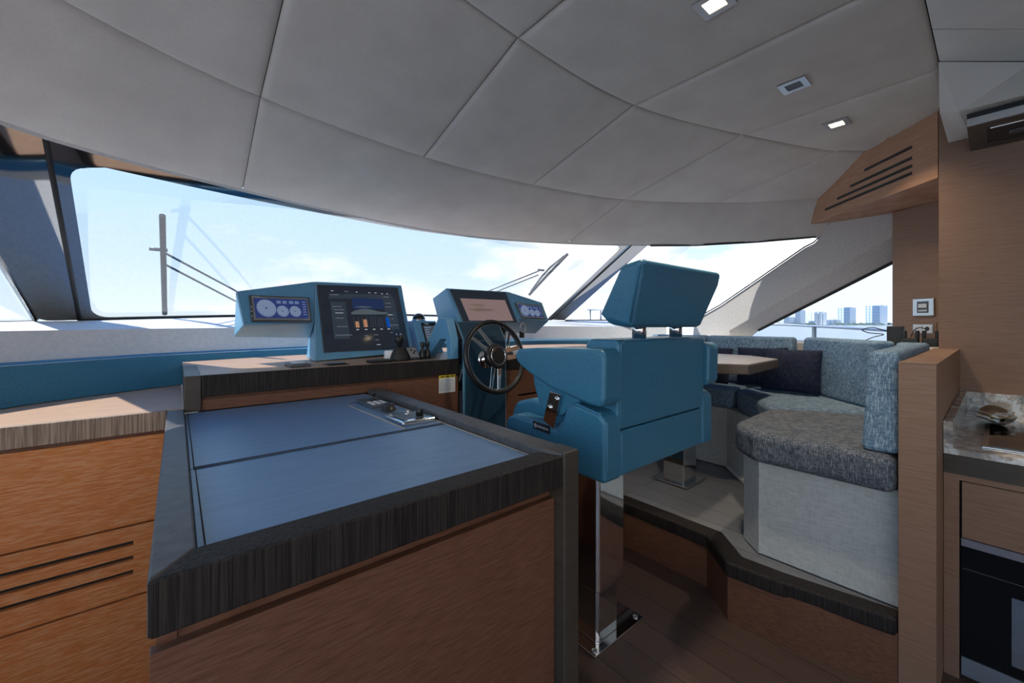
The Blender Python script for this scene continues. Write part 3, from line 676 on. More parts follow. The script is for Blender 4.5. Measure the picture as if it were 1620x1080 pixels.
b = bmesh.new(); lathe(b, [(.050, -.098), (.050, -.088), (.030, -.085), (.028, -.03)], WC, WN, 28); P_('column', b, 'chrome', wh)

# ============================================================ INSTRUMENT PODS
def frame_from(q, s0, t0, s1, t1): return [bil(q, s0, t0), bil(q, s1, t0), bil(q, s1, t1), bil(q, s0, t1)]
def pod(name, label, main, wing, back_main, back_wing, wing_left=True):
    t = thing(name, label, 'instrument pod', (sum(p[0] for p in main)/4, sum(p[1] for p in main)/4+.08, 1.0625))
    b = bmesh.new(); loft(b, main, back_main); loft(b, wing, back_wing)
    P_('housing', b, 'blue_dash', t, bevel=.006, seg=3, angle=25)
    sb = bmesh.new(); n = qn(main)
    for q in (main, wing):
        n = qn(q); c = [bil(q, s, tt)+n*.0008 for s, tt in ((.012, .015), (.988, .015), (.988, .985), (.012, .985))]
        tube(sb, c+[c[0]], .0011, 5)
    P_('stitching', sb, 'stitch', t)
    return t
LA, LB, LC, LD = (.552, 2.28, 1.472), (1.098, 2.42, 1.495), (1.122, 2.30, 1.075), (.520, 2.15, 1.0635)
LI = (.5375, 2.216, 1.255)
podL = pod('instrument_pod', 'large blue leather pod with big dark touchscreen and gauge display, left of the wheel',
    [LA, LB, LC, LD], [(.198, 2.14, 1.393), LA, LI, (.222, 2.09, 1.242)],
    [(.60, 2.47, 1.44), (1.10, 2.60, 1.46), (1.13, 2.55, 1.0635), (.545, 2.42, 1.0635)], [(.215, 2.30, 1.37), (.60, 2.47, 1.44), (.56, 2.40, 1.17), (.205, 2.29, 1.187)])
QS = frame_from([LA, LB, LC, LD], .0, .0, 1, 1)
scr = [bil(QS, .03, .055), bil(QS, .925, .05), bil(QS, .945, .93), bil(QS, .085, .895)]
def screen(par, scr, inset=.0):
    b = bmesh.new(); qslab(b, scr, -.012, -.012, 1.012, 1.012, .0004, .0042); bz = P_('screen_bezel', b, 'charcoal', par, bevel=.001, seg=2)
    b = bmesh.new(); qslab(b, scr, 0, 0, 1, 1, .0042, .0050); g = P_('display_glass', b, 'ui_dark', par)
    return g
g = screen(podL, scr)
b = bmesh.new(); R = lambda s0, t0, s1, t1, m, o=.0053: qrect(b, scr, s0, t0, s1, t1, o, m)
# 0 panel 1 white 2 dim 3 orange 4 blue 5 navy 6 hull grey
R(.10, .12, .90, .20, 0)
R(.11, .25, .28, .82, 0); R(.76, .18, .92, .70, 0)
R(.36, .17, .76, .36, 5); R(.46, .20, .70, .33, 5, .0055)
pts = [(.33, .42), (.38, .385), (.45, .365), (.52, .36), (.60, .375), (.67, .40), (.78, .415), (.80, .43), (.74, .45), (.33, .45)]
n = qn(scr); poly(b, [bil(scr, s, t)+n*.0056 for s, t in pts], 6)
poly(b, [bil(scr, s, t)+n*.0056 for s, t in ((.38, .335), (.45, .315), (.55, .32), (.62, .335), (.50, .345))], 6)
for i, x in enumerate((.375, .475, .575, .67, .765)):
    for k in range(7): R(x-.03, .49+.025*k, x-.02, .495+.025*k, 2, .0058); R(x+.03, .49+.025*k, x+.04, .495+.025*k, 2, .0058)
    R(x-.012, .68, x+.02, .695, 1, .0058)
    if i == 0: R(x-.012, .56, x+.030, .655, 3, .0057)
    elif i == 1: R(x-.014, .53, x+.030, .65, 3, .0057)
    elif i == 4: R(x-.012, .50, x+.034, .66, 4, .0057)
    else: R(x-.006, .49, x+.012, .65, 0, .0057)
for (s0, t0, w, m) in [(.13, .075, .03, 1), (.12, .135, .09, 2), (.28, .08, .05, 2), (.42, .085, .025, 1), (.58, .09, .025, 1), (.66, .09, .03, 1), (.75, .10, .025, 1), (.82, .10, .03, 1), (.77, .155, .08, 2), (.15, .42, .09, 1), (.14, .37, .11, 2), (.13, .32, .1, 2), (.15, .50, .09, 2), (.15, .63, .12, 2), (.13, .76, .18, 2), (.79, .45, .07, 1), (.83, .52, .03, 2), (.77, .32, .09, 2), (.78, .26, .08, 2), (.80, .62, .11, 2), (.45, .78, .04, 2), (.57, .77, .05, 2), (.57, .85, .05, 2), (.58, .925, .05, 1), (.78, .74, .04, 2), (.85, .77, .02, 1), (.91, .77, .02, 1), (.90, .85, .02, 3)]:
    R(s0, t0, s0+w, t0+.011, m, .0058)
P_('screen_graphics', b, ['ui_panel', 'ui_white', 'ui_dim', 'ui_orange', 'ui_blue', 'ui_navy', 'ui_hull'], g)
def gauge(par, quad, pale=1.0, mats=('lcd_blue', 'lcd_pale', 'white_print')):
    b = bmesh.new(); qslab(b, quad, -.07, -.16, 1.07, 1.16, .0005, .010); bz = P_('gauge_bezel', b, 'charcoal', par, bevel=.003, seg=2)
    b = bmesh.new(); qslab(b, quad, -.035, -.09, 1.035, 1.09, .0100, .0115); P_('gauge_trim', b, 'steel', bz)
    b = bmesh.new(); qslab(b, quad, 0, 0, 1, 1, .0115, .0121)
    L_ = P_('gauge_display', b, mats[0], par)
    b = bmesh.new(); H = (V(quad[3])-V(quad[0])).length
    qdisc(b, quad, .205, .50, H*.44, .0125, 1, 28); qdisc(b, quad, .50, .64, H*.29, .0125, 1, 24); qdisc(b, quad, .745, .64, H*.29, .0125, 1, 24)
    for (s, t, r) in ((.205, .5, .44), (.50, .64, .29), (.745, .64, .29)):
        qdisc(b, quad, s, t, H*r*.10, .0129, 0, 10); nn = qn(quad); u = (bil(quad, 1, t)-bil(quad, 0, t)).normalized(); w = nn.cross(u); c = bil(quad, s, t)+nn*.0128
        for k in range(12):
            a = math.radians(-40+260*k/11); d = u*math.cos(a)+w*math.sin(a)*-1; e_ = nn.cross(d)
            r0, r1 = H*r*.78, H*r*.95; poly(b, [c+d*r0-e_*.0007, c+d*r1-e_*.0007, c+d*r1+e_*.0007, c+d*r0+e_*.0007], 0)
        a = 2.6; d = u*math.cos(a)+w*math.sin(a); e_ = nn.cross(d); poly(b, [c-e_*.001, c+d*H*r*.7, c+e_*.001], 0)
    for i in range(7):
        if i == 3: continue
        qrect(b, quad, .40+.028*i, .10, .42+.028*i, .25, .0126, 1); qrect(b, quad, .64+.028*i, .10, .66+.028*i, .25, .0126, 1)
    for k in range(6): qrect(b, quad, .90, .12+.13*k, .97, .16+.13*k, .0126, 1)
    P_('gauge_dials', b, list(mats[:2]), L_)
    b = bmesh.new(); qrect(b, quad, -.02, -.085, .10, -.06, .0118, 0); P_('gauge_lettering', b, 'white_print', bz)
    b = bmesh.new(); qrect(b, quad, .90, 1.06, 1.02, 1.08, .0118, 0); P_('gauge_lettering', b, 'white_print', bz)
    for k in range(3): b = bmesh.new(); qdisc(b, quad, -.052, .45+.22*k, H*.03, .0104, 0, 8); P_('indicator_light', b, 'white_print', bz)
wingL = [(.198, 2.14, 1.393), LA, LI, (.222, 2.09, 1.242)]
def fromplane(q, pts):
    """points of the quad's plane given as world x,z pairs"""
    a = V(q[0]); n = qn(q); return [V((x, a.y-((x-a.x)*n.x+(z-a.z)*n.z)/n.y, z)) for x, z in pts]
gauge(podL, fromplane(wingL, [(.262, 1.362), (.495, 1.366), (.4975, 1.272), (.266, 1.272)]))
# ---- right pod
RA, RB_, RC, RD = (1.262, 2.15, 1.468), (1.722, 2.12, 1.468), (1.80, 1.98, 1.24), (1.30, 2.00, 1.2)
RI = (1.787, 2.02, 1.272)
RD0 = (1.315, 1.92, 1.064); RC0 = (1.84, 1.90, 1.064)
mainR = [RA, RB_, (1.755, 2.03, 1.258), (1.284, 2.04, 1.258)]
wingR = [RB_, (2.026, 2.10, 1.402), (2.046, 2.05, 1.270), (1.752, 2.055, 1.285)]
podR = pod('instrument_pod', 'blue leather pod behind the steering wheel with pinkish screen and right gauge wing',
    mainR, wingR, [(1.306, 2.40, 1.418), (1.76, 2.42, 1.42), (1.79, 2.32, 1.256), (1.302, 2.31, 1.256)], [(1.76, 2.42, 1.42), (2.04, 2.32, 1.37), (2.075, 2.22, 1.175), (1.77, 2.34, 1.185)])
scr2 = [bil(mainR, .055, .05), bil(mainR, .94, .05), bil(mainR, .945, .985), bil(mainR, .075, .985)]
g = screen(podR, scr2)
b = bmesh.new(); n = qn(scr2); pg = lambda pts, m, o: poly(b, [bil(scr2, s, t)+n*o for s, t in pts], m)
pg([(.10, .27), (.93, .27), (.93, .97), (.10, .97)], 0, .0053); P_('screen_background', b, ['ui_pink'], g)
for pts in ([(.22, .47), (.30, .45), (.32, .41), (.35, .44), (.47, .46), (.52, .50), (.38, .505), (.24, .495)], [(.17, .60), (.28, .60), (.33, .56), (.40, .565), (.55, .585), (.63, .60), (.58, .66), (.30, .68), (.22, .65)]):
    b = bmesh.new(); pg(pts, 0, .0056); P_('boat_silhouette', b, ['ui_tan'], g)
gauge(podR, fromplane(wingR, [(1.775, 1.378), (1.985, 1.368), (1.997, 1.292), (1.800, 1.298)]))
# ---- radio housing between the pods
rad = thing('radio_unit', 'small blue housing with dark radio display between the two pods', 'radio', (1.2, 2.42, 1.0625))
Q1 = [(1.135, 2.335, 1.268), (1.295, 2.335, 1.268), (1.315, 2.27, 1.0645), (1.16, 2.27, 1.0645)]
b = bmesh.new(); loft(b, [(1.16, 2.48, 1.268), (1.295, 2.48, 1.268), (1.315, 2.48, 1.0635), (1.18, 2.48, 1.0635)], Q1); P_('housing', b, 'blue_dash', rad, bevel=.004)
b = bmesh.new(); qslab(b, Q1, .30, .06, .97, .84, .0005, .006); z_ = P_('screen_bezel', b, 'black', rad, bevel=.001)
b = bmesh.new(); qslab(b, Q1, .36, .16, .92, .62, .006, .0065); g = P_('display_glass', b, 'lcd_grey', rad)
b = bmesh.new()
for k in range(6): qrect(b, Q1, .39, .20+.07*k, .55+.3*random.random(), .22+.07*k, .0068)
P_('screen_text', b, 'lcd_pale', g)
b = bmesh.new(); qrect(b, Q1, .46, .085, .62, .11, .0063); P_('lettering', b, 'white_print', z_)
b = bmesh.new()
for k in range(4): qrect(b, Q1, .36+.14*k, .70, .44+.14*k, .76, .0063)
P_('key_row', b, 'white_print', z_)
cp = thing('compass', 'dark domed compass on top of the small radio housing', 'compass', (1.215, 2.415, 1.2685))
b = bmesh.new(); lathe(b, [(.046, .0), (.046, .008), (.040, .012)], (1.215, 2.415, 1.2685)); P_('base', b, 'chrome', cp)
b = bmesh.new(); lathe(b, [(.0415*math.cos(a), .010+.040*math.sin(a)) for a in [math.pi/2*k/8 for k in range(9)]], (1.215, 2.415, 1.2685)); P_('dome', b, 'gloss_black', cp)
# ---- controls on the dash top
def ctrl(name, label, cat, c, group=None): return thing(name, label, cat, c, group)
js = ctrl('docking_joystick', 'black joystick with rounded grip at the dash edge right of the large screen', 'joystick', (.865, 1.935, 1.0635))
b = bmesh.new(); lathe(b, [(.048, 0), (.047, .012), (.040, .035), (.024, .062), (.014, .070)], (.865, 1.935, 1.0635)); P_('boot', b, 'rubber', js)
b = bmesh.new(); lathe(b, [(.011, .068), (.012, .080), (.021, .092), (.024, .110), (.021, .124), (.014, .128)], (.865, 1.935, 1.0635)); P_('grip', b, 'black', js)
b = bmesh.new(); lathe(b, [(.026, .0), (.026, .045), (.020, .052)], (.826, 1.965, 1.0635)); P_('cap', b, 'paint_white', js)
tp = ctrl('thruster_control', 'small slanted silver thruster keypad beside the black joystick', 'controller', (.935, 1.945, 1.0635))
Q2 = [(.905, 1.955, 1.128), (.962, 1.955, 1.128), (.970, 1.905, 1.072), (.912, 1.905, 1.072)]
b = bmesh.new(); loft(b, Q2, [(.91, 1.99, 1.12), (.962, 1.99, 1.12), (.966, 1.99, 1.0635), (.91, 1.99, 1.0635)]); poly(b, []) if 0 else None; P_('housing', b, 'black', tp, bevel=.003)
b = bmesh.new(); qslab(b, Q2, .06, .06, .94, .92, .0003, .002); z_ = P_('face_plate', b, 'steel', tp)
b = bmesh.new(); [qdisc(b, Q2, s, t, .006, .0025, 0, 12) for s, t in ((.45, .28), (.55, .55), (.72, .4))]; P_('button', b, 'black', z_)
for k, x in enumerate((.992, 1.026)):
    o = ctrl('trim_lever', ('bottle-shaped black lever nearer the keypad, one of two' if k == 0 else 'bottle-shaped black lever farther from the keypad, nearer the arch'), 'lever', (x, 1.93+.01*k, 1.0635), 'black levers on the dash')
    b = bmesh.new(); lathe(b, [(.018, 0), (.018, .012), (.016, .034), (.008, .050), (.007, .058), (.012, .066), (.012, .084), (.009, .087)], (x, 1.93+.01*k, 1.0670)); P_('grip', b, 'black', o)
    b = bmesh.new(); box(b, x-.018, x+.018, 1.895, 1.975, 1.0635, 1.0672); P_('base_plate', b, 'charcoal', o)
def lowpad(name, label, cat, x0, x1, y0, y1, h, m, m2):
    o = ctrl(name, label, cat, ((x0+x1)/2, (y0+y1)/2, 1.0635)); P_('base', BX(x0, x1, y0, y1, 1.0635, 1.0635+h), m, o, bevel=.002, seg=2)
    P_('cover', BX(x0+.012, x1-.012, y0+.015, y1-.02, 1.0635+h, 1.0635+h+.004), m2, o, bevel=.001, seg=1); return o
lowpad('charging_pad', 'low silver and black control on the dash below the gauge display', 'control', .372, .452, 1.92, 2.05, .012, 'charcoal', 'steel')
lowpad('tablet_mount', 'flat black plate on the dash under the touchscreen', 'control', .515, .61, 1.90, 1.98, .003, 'black', 'gloss_black')
lowpad('key_panel', 'raised black switch block just left of the joystick', 'control', .70, .81, 1.88, 1.94, .012, 'black', 'charcoal')
th = thing('throttle_lever', 'polished twin throttle lever standing to the right of the wheel', 'throttle', (1.56, 1.93, 1.0635))
b = bmesh.new(); lathe(b, [(.042, 0), (.042, .012), (.036, .03), (.028, .036)], (1.56, 1.93, 1.0635)); P_('base', b, 'charcoal', th)
for s_ in (-1, 1):
    b = bmesh.new(); tube(b, [(1.56+.02*s_, 1.93, 1.085), (1.56+.022*s_, 1.94, 1.15), (1.56+.02*s_, 1.925, 1.185), (1.555+.012*s_, 1.90, 1.195)], [.007, .007, .009, .007], 10); P_('lever', b, 'chrome', th)
b = bmesh.new(); tube(b, [(1.52, 1.925, 1.100), (1.60, 1.925, 1.100)], .020, 16); P_('pivot', b, 'chrome', th)
rk = thing('switch_row', 'row of small black rocker switches on the dash right of the wheel', 'switches', (1.93, 2.0, 1.0635))
P_('plate', BX(1.84, 2.10, 1.93, 2.01, 1.0635, 1.067), 'black', rk)
for k in range(5): P_('rocker', BX(1.855+.048*k, 1.89+.048*k, 1.945, 1.995, 1.067, 1.076), 'charcoal', rk, bevel=.002)
hr = thing('microphone', 'small handset with a looped cord hooked on the right pod', 'microphone', (1.72, 1.96, 1.18))
b = bmesh.new(); tube(b, [(1.715+.022*math.cos(a), 1.955, 1.225+.030*math.sin(a)) for a in [2*math.pi*k/16 for k in range(16)]], .004, 6, closed=True); P_('cord', b, 'steel', hr)
P_('handset', BX(1.70, 1.73, 1.955, 1.975, 1.16, 1.20), 'black', hr, bevel=.004)

# ============================================================ HELM CHAIR
ch = thing('helm_chair', 'high-backed petrol blue leather helm chair with headrest on a polished steel pedestal', 'chair', (1.345, 1.05, 0))
BLK = [(.752, .765), (.752, .955), (.772, .977), (.868, .992), (.903, .978), (.924, .925), (.955, .893), (1.18, .906), (1.222, .885), (1.235, .82), (1.20, .77)]
for x0, x1 in ((.985, 1.072), (1.618, 1.702)): P_('side_block', prism_x(BLK, x0, x1), 'blue', ch, bevel=.016, seg=4, angle=25)
P_('rear_panel', BX(1.071, 1.619, .757, .86, .770, .912), 'blue', ch, bevel=.007, seg=3)
P_('backrest', prism_x([(.757, .915), (.752, 1.188), (.765, 1.200), (.865, 1.200), (.885, 1.18), (.90, .915)], 1.056, 1.634), 'blue', ch, bevel=.010, seg=4, angle=25)
ARM = [(.738, 1.02), (.734, 1.155), (.752, 1.174), (1.03, 1.166), (1.125, 1.158), (1.150, 1.132), (1.125, 1.103), (1.07, 1.075), (.97, 1.037), (.80, 1.003), (.752, 1.0)]
for x0, x1 in ((.963, 1.052), (1.638, 1.722)): P_('armrest', prism_x(ARM, x0, x1), 'blue', ch, bevel=.016, seg=4, angle=25)
BOL = [(.86, .995), (.945, .935), (1.0, .932), (1.045, .955), (1.075, 1.03), (1.085, 1.095), (.95, 1.06), (.86, 1.02)]
for x0, x1 in ((.992, 1.070), (1.62, 1.695)): P_('bolster', prism_x(BOL, x0, x1), 'blue', ch, bevel=.014, seg=4, angle=25)
P_('seat', prism_x([(.90, .80), (.90, .945), (1.18, .955), (1.27, .93), (1.30, .88), (1.26, .82)], 1.074, 1.616), 'blue', ch, bevel=.018, seg=4, angle=25)
HB = [(1.072, .683, 1.449), (1.632, .683, 1.451), (1.645, .70, 1.40), (1.612, .752, 1.245), (1.60, .757, 1.233), (1.118, .757, 1.236), (1.108, .745, 1.25)]
HF = [(1.095, .775, 1.440), (1.605, .775, 1.440), (1.615, .815, 1.39), (1.585, .868, 1.285), (1.578, .84, 1.246), (1.125, .84, 1.246), (1.105, .872, 1.285)]
P_('headrest', loft(bmesh.new(), HB, HF), 'blue', ch, bevel=.026, seg=4, angle=30)
for x in (1.242, 1.492):
    b = bmesh.new(); lathe(b, [(.024, 1.195), (.024, 1.26)], (x, .80, 0), n=24); P_('headrest_post', b, 'chrome', ch)
b = bmesh.new()
for dx in (0, .009): tube(b, [(1.088+dx, .6845+.0*dx, 1.448), (1.106+dx, .7205, 1.34), (1.127+dx, .7535, 1.238)], .0011, 5)
P_('stitching', b, 'blue_dash', ch)
b = bmesh.new(); tube(b, [(1.076, .7545, .775), (1.076, .7545, .905)], .0011, 5); tube(b, [(1.064, .7535, .92), (1.064, .7495, 1.185), (1.09, .752, 1.1985), (1.60, .752, 1.1985)], .0011, 5)
P_('stitching', b, 'blue_dash', ch)
for prof, x in ((BLK, .9905), (BLK, .9985)):
    b = bmesh.new(); tube(b, [(x, y+(0), z+.0) for y, z in [(.7515, .80), (.7515, .948), (.776, .976), (.866, .991), (.900, .977), (.9225, .925), (.955, .8925), (1.18, .9055)]], .0010, 5); P_('stitching', b, 'blue_dash', ch)
b = prism_x([(.925, 1.015), (.975, 1.022), (1.008, .915), (.958, .895)], .978, .983); P_('bracket', b, 'chrome', ch, bevel=.001)
for y, z in ((.975, .965), (.943, .998)):
    b = bmesh.new(); lathe(b, [(.009, 0), (.009, .004), (.006, .007), (.003, .007)], (.978, y, z), (-1, 0, 0), 10); P_('bolt', b, 'chrome', ch)
b = prism_x([(.982, .872), (.982, .899), (1.063, .903), (1.063, .876)], .981, .986)
tg = P_('maker_tag', b, 'tag', ch)
b = bmesh.new(); qt = [(.9805, 1.063, .903), (.9805, .982, .899), (.9805, .982, .872), (.9805, 1.063, .876)]
for k in range(14):
    a0, a1 = 2*math.pi*k/14, 2*math.pi*(k+1)/14; f = lambda a, r: (.9803, 1.050-r*math.cos(a), .889+r*math.sin(a)); poly(b, [f(a0, .004), f(a0, .0065), f(a1, .0065), f(a1, .004)])
P_('emblem', b, 'white_print', tg)
b = bmesh.new(); text_mesh(b, 'BESENZONI', (.9803, 1.013, .887), (0, -1, -.05), (0, 0, 1), .0105); P_('lettering', b, 'white_print', tg)
oct_ = lambda x0, x1, y0, y1, c: [(x0+c, y0), (x1-c, y0), (x1, y0+c), (x1, y1-c), (x1-c, y1), (x0+c, y1), (x0, y1-c), (x0, y0+c)]
P_('pedestal_sleeve', prism_z(oct_(1.236, 1.415, .975, 1.15, .012), .215, .80), 'chrome', ch, bevel=.004, seg=3)
P_('pedestal_column', prism_z(oct_(1.250, 1.385, .988, 1.14, .012), .012, .22), 'chrome', ch, bevel=.004, seg=3)
P_('base_plate', BX(1.195, 1.517, .955, 1.235, .0, .012), 'chrome', ch, bevel=.002)
for x, y in ((1.49, .978), (1.215, .975)):
    b = bmesh.new(); lathe(b, [(.011, 0), (.011, .004), (.007, .004), (.007, .002)], (x, y, .012), n=16); P_('bolt', b, 'steel', ch)

# ============================================================ DINETTE
def cushion(name, pts, z0, z1, m, label, cat='cushion', group=None, bev=.03, crown=.0):
    b = prism_z(pts, z0, z1); o = mesh_obj(name, b, m, bevel=bev, seg=5, angle=25); tag(o, label, cat, group); return o
base = thing('sofa_base', 'pale linen-textured plinth carrying the corner sofa on the raised floor', 'sofa base', (2.6, .8, .25))
P_('plinth', prism_z([(1.95, .2165), (1.95, .665), (2.04, .754), (2.52, .80), (2.62, .84), (2.95, 1.205), (2.95, 2.05), (3.36, 2.05), (3.36, .96), (2.90, .48), (2.80, .2165)], .2515, .664), 'vinyl', base, bevel=.004)
P_('plinth_corner', prism_z([(1.945, .66), (1.948, .668), (2.035, .757), (2.055, .757), (2.05, .745), (1.965, .655)], .2515, .655), 'vinyl', base, bevel=.002)
P_('kick_ledge', prism_z([(2.60, .842), (2.70, .86), (2.96, 1.10), (2.948, 1.22), (2.62, .93)], .2515, .275), 'paint_white', base, bevel=.003)
cushion('seat_cushion', [(1.87, .219), (1.87, .655), (1.90, .70), (1.975, .775), (2.05, .79), (2.47, .80), (2.60, .60), (2.655, .45), (2.62, .219)], .664, .795, 'sofa_brown', 'worn taupe-grey seat cushion at the near end of the sofa beside the wooden divider', group=None, bev=.035)
cushion('seat_cushion', [(2.66, .455), (2.605, .61), (2.49, .81), (2.57, .87), (2.93, 1.135), (2.99, 1.15), (3.20, 1.12), (3.38, .90), (2.92, .40), (2.70, .36)], .664, .800, 'sofa_seat', 'creased blue-grey corner seat cushion under the front throw pillow', bev=.035)
cushion('seat_cushion', [(2.925, 1.155), (2.905, 1.22), (2.905, 2.05), (3.39, 2.05), (3.41, .96), (3.23, 1.15)], .664, .800, 'sofa_seat', 'blue-grey seat cushion at the far side behind the table pedestal', bev=.03)
# back cushions (each leans back a little)
def backc(name, f0, f1, z0, z1, th, lean, m, label, bev=.022):
    f0, f1 = V((*f0, 0)), V((*f1, 0)); d = (f1-f0).normalized(); n = V((d.y, -d.x, 0))
    if n.x < 0 and abs(n.x) > .1: n = -n
    A = [f0+V((0, 0, z0)), f1+V((0, 0, z0)), f1+n*lean+V((0, 0, z1)), f0+n*lean+V((0, 0, z1))]
    B = [f0+n*(th+.03)+V((0, 0, z0)), f1+n*(th+.03)+V((0, 0, z0)), f1+n*(lean+th)+V((0, 0, z1)), f0+n*(lean+th)+V((0, 0, z1))]
    o = mesh_obj(name, loft(bmesh.new(), A, B), m, bevel=bev, seg=4); tag(o, label, 'back cushion'); return o
backc('back_cushion', (2.815, .44), (3.275, .885), .80, 1.158, .10, .045, 'sofa', 'wide blue-grey sofa back cushion below the side window with city skyline')
backc('back_cushion', (3.283, .915), (3.30, 1.52), .80, 1.155, .10, .03, 'sofa', 'blue-grey sofa back cushion at the far left beyond the table')
backc('back_cushion', (3.30, 1.535), (3.30, 2.02), .80, 1.155, .10, .03, 'sofa', 'farthest blue-grey sofa back cushion, mostly behind the helm chair')
o = mesh_obj('back_cushion', loft(bmesh.new(), [(1.905, .2165, .795), (1.905, .318, .795), (2.78, .316, .80), (2.84, .345, .80), (2.90, .2165, .80)], [(1.935, .2165, 1.152), (1.935, .300, 1.152), (2.80, .300, 1.155), (2.87, .345, 1.155), (2.92, .2165, 1.155)]), 'sofa', bevel=.02, seg=4)
tag(o, 'end back cushion standing on the near seat against the wooden divider', 'back cushion')
b = bmesh.new()
# table
tb = thing('dining_table', 'pale wood table with chamfered corners on a single polished steel column', 'table', (2.49, 1.3, .25))
TP = [(2.36, .852), (2.285, .975), (2.285, 1.69), (2.38, 1.78), (2.98, 1.78), (3.05, 1.69), (3.05, 1.09), (2.885, .872)]
P_('tabletop', prism_z(TP, .975, 1.030), 'table_edge', tb, bevel=.006, seg=3)
ctr = V((2.7, 1.35, 0)); TI = [((V((x, y, 0))-ctr)*.985+ctr) for x, y in TP]
P_('surface', prism_z([(p.x, p.y) for p in TI], 1.0302, 1.0312), 'table', tb)
P_('column', BX(2.388, 2.545, 1.228, 1.362, .262, .975), 'chrome', tb, bevel=.004)
P_('base_plate', BX(2.365, 2.612, 1.198, 1.432, .2515, .262), 'chrome', tb, bevel=.002)
def pillow(label, c, w, h, th, yaw, lean, roll=0, m='pillow'):
    bm = bmesh.new(); n = 14
    g = {}
    for sd in (1, -1):
        for i in range(n+1):
            for j in range(n+1):
                u, v = 2*i/n-1, 2*j/n-1
                e = max(0, 1-abs(u)**2.4)**.55*max(0, 1-abs(v)**2.4)**.55
                pin = 1-.05*(1-abs(u)**2)*abs(v)**3; pin2 = 1-.05*(1-abs(v)**2)*abs(u)**3
                z = sd*th/2*e+.004*math.sin(5*u+3*v)*e
                if i in (0, n) or j in (0, n):
                    if sd == -1: g[(sd, i, j)] = g[(1, i, j)]; continue
                g[(sd, i, j)] = bm.verts.new((u*w/2*pin2, z, v*h/2*pin))
        for i in range(n):
            for j in range(n): bm.faces.new((g[(sd, i, j)], g[(sd, i+1, j)], g[(sd, i+1, j+1)], g[(sd, i, j+1)]))
    mt = Matrix.Translation(V(c)) @ Matrix.Rotation(yaw, 4, 'Z') @ Matrix.Rotation(lean, 4, 'X') @ Matrix.Rotation(roll, 4, 'Y')
    bmesh.ops.transform(bm, matrix=mt, verts=bm.verts)
    return tag(mesh_obj('throw_pillow', bm, m, smooth=True, sub=1), label, 'pillow', None)
rad_ = math.radians
pillow('dark navy throw pillow in front, nearest the camera, leaning on the wide back cushion', (3.055, .855, .948), .345, .295, .12, rad_(93), rad_(12))
pillow('dark navy pillow tucked behind the front pillow, its top edge showing', (3.205, 1.075, .945), .35, .29, .08, rad_(88), rad_(9), rad_(2))
pillow('dark navy pillow seen above and below the table edge', (3.195, 1.43, .94), .33, .285, .10, rad_(88), rad_(11), rad_(-3))
pillow('dark navy pillow farthest left, mostly hidden by the helm chair and table', (3.20, 1.775, .938), .31, .28, .10, rad_(92), rad_(10))

# ============================================================ DIVIDER + GALLEY
dv = thing('room_divider', 'waist-high taupe oak divider wall between sofa and galley', 'divider', (2.4, .17, 0))
P_('panel', BX(1.877, 3.118, .125, .2145, 0, 1.118), 'oak', dv, bevel=.001, seg=1)
P_('cap', BX(1.876, 3.118, .124, .2155, 1.1182, 1.1205), 'oak', dv)
gc = thing('galley_cabinet', 'oak galley base cabinet with dark rail under the marble counter at right', 'cabinet', (2.6, -.7, 0))
P_('dark_rail', BX(2.115, 2.135, -1.6, .1235, .720, .790), 'wenge_side', gc)
P_('stile', BX(2.12, 2.14, .086, .1235, 0, .719), 'oak', gc); P_('top_rail', BX(2.12, 2.14, -1.6, .0855, .700, .719), 'oak', gc)
P_('body', BX(2.16, 3.10, -1.6, .1235, 0, .788), 'black', gc)
P_('drawer', BX(2.122, 2.14, -.60, .080, .500, .696), 'oak', gc, bevel=.0015)
ov = thing('oven', 'black glass oven with brushed steel top strip below the galley drawer', 'oven', (2.15, -.25, .02))
P_('handle_strip', BX(2.119, 2.158, -.58, .081, .472, .498), 'steel', ov)
P_('door', BX(2.123, 2.158, -.58, .081, .085, .471), 'oven_black', ov)
P_('control_line', BX(2.1222, 2.1229, -.58, .078, .392, .394), 'charcoal', ov)
P_('window', BX(2.1218, 2.1229, -.50, -.030, .12, .345), 'frit', ov)
P_('bottom_strip', BX(2.119, 2.158, -.58, .081, .02, .084), 'steel', ov)
ct = thing('marble_counter', 'veined grey and white marble galley counter with low marble splashback', 'counter', (2.6, -.7, .79))
P_('slab', BX(2.098, 3.119, -1.6, .1235, .7905, .812), 'marble', ct, bevel=.002)
P_('upstand', BX(2.10, 3.119, .100, .1235, .8125, .905), 'marble', ct, bevel=.001)
P_('splashback', BX(3.095, 3.119, -1.6, .0995, .8125, .905), 'marble', ct)
hb = thing('cooktop', 'black glass hob set in a steel frame on the marble counter', 'hob', (2.5, -.2, .812))
P_('frame', BX(2.19, 2.72, -.60, .035, .8125, .817), 'steel', hb, bevel=.001)
P_('glass', BX(2.205, 2.705, -.59, .020, .8172, .8195), 'gloss_black', hb)
ds = thing('serving_dish', 'shallow smoky glass dish with wavy gold rim on the hob edge', 'dish', (2.80, .0, .813))
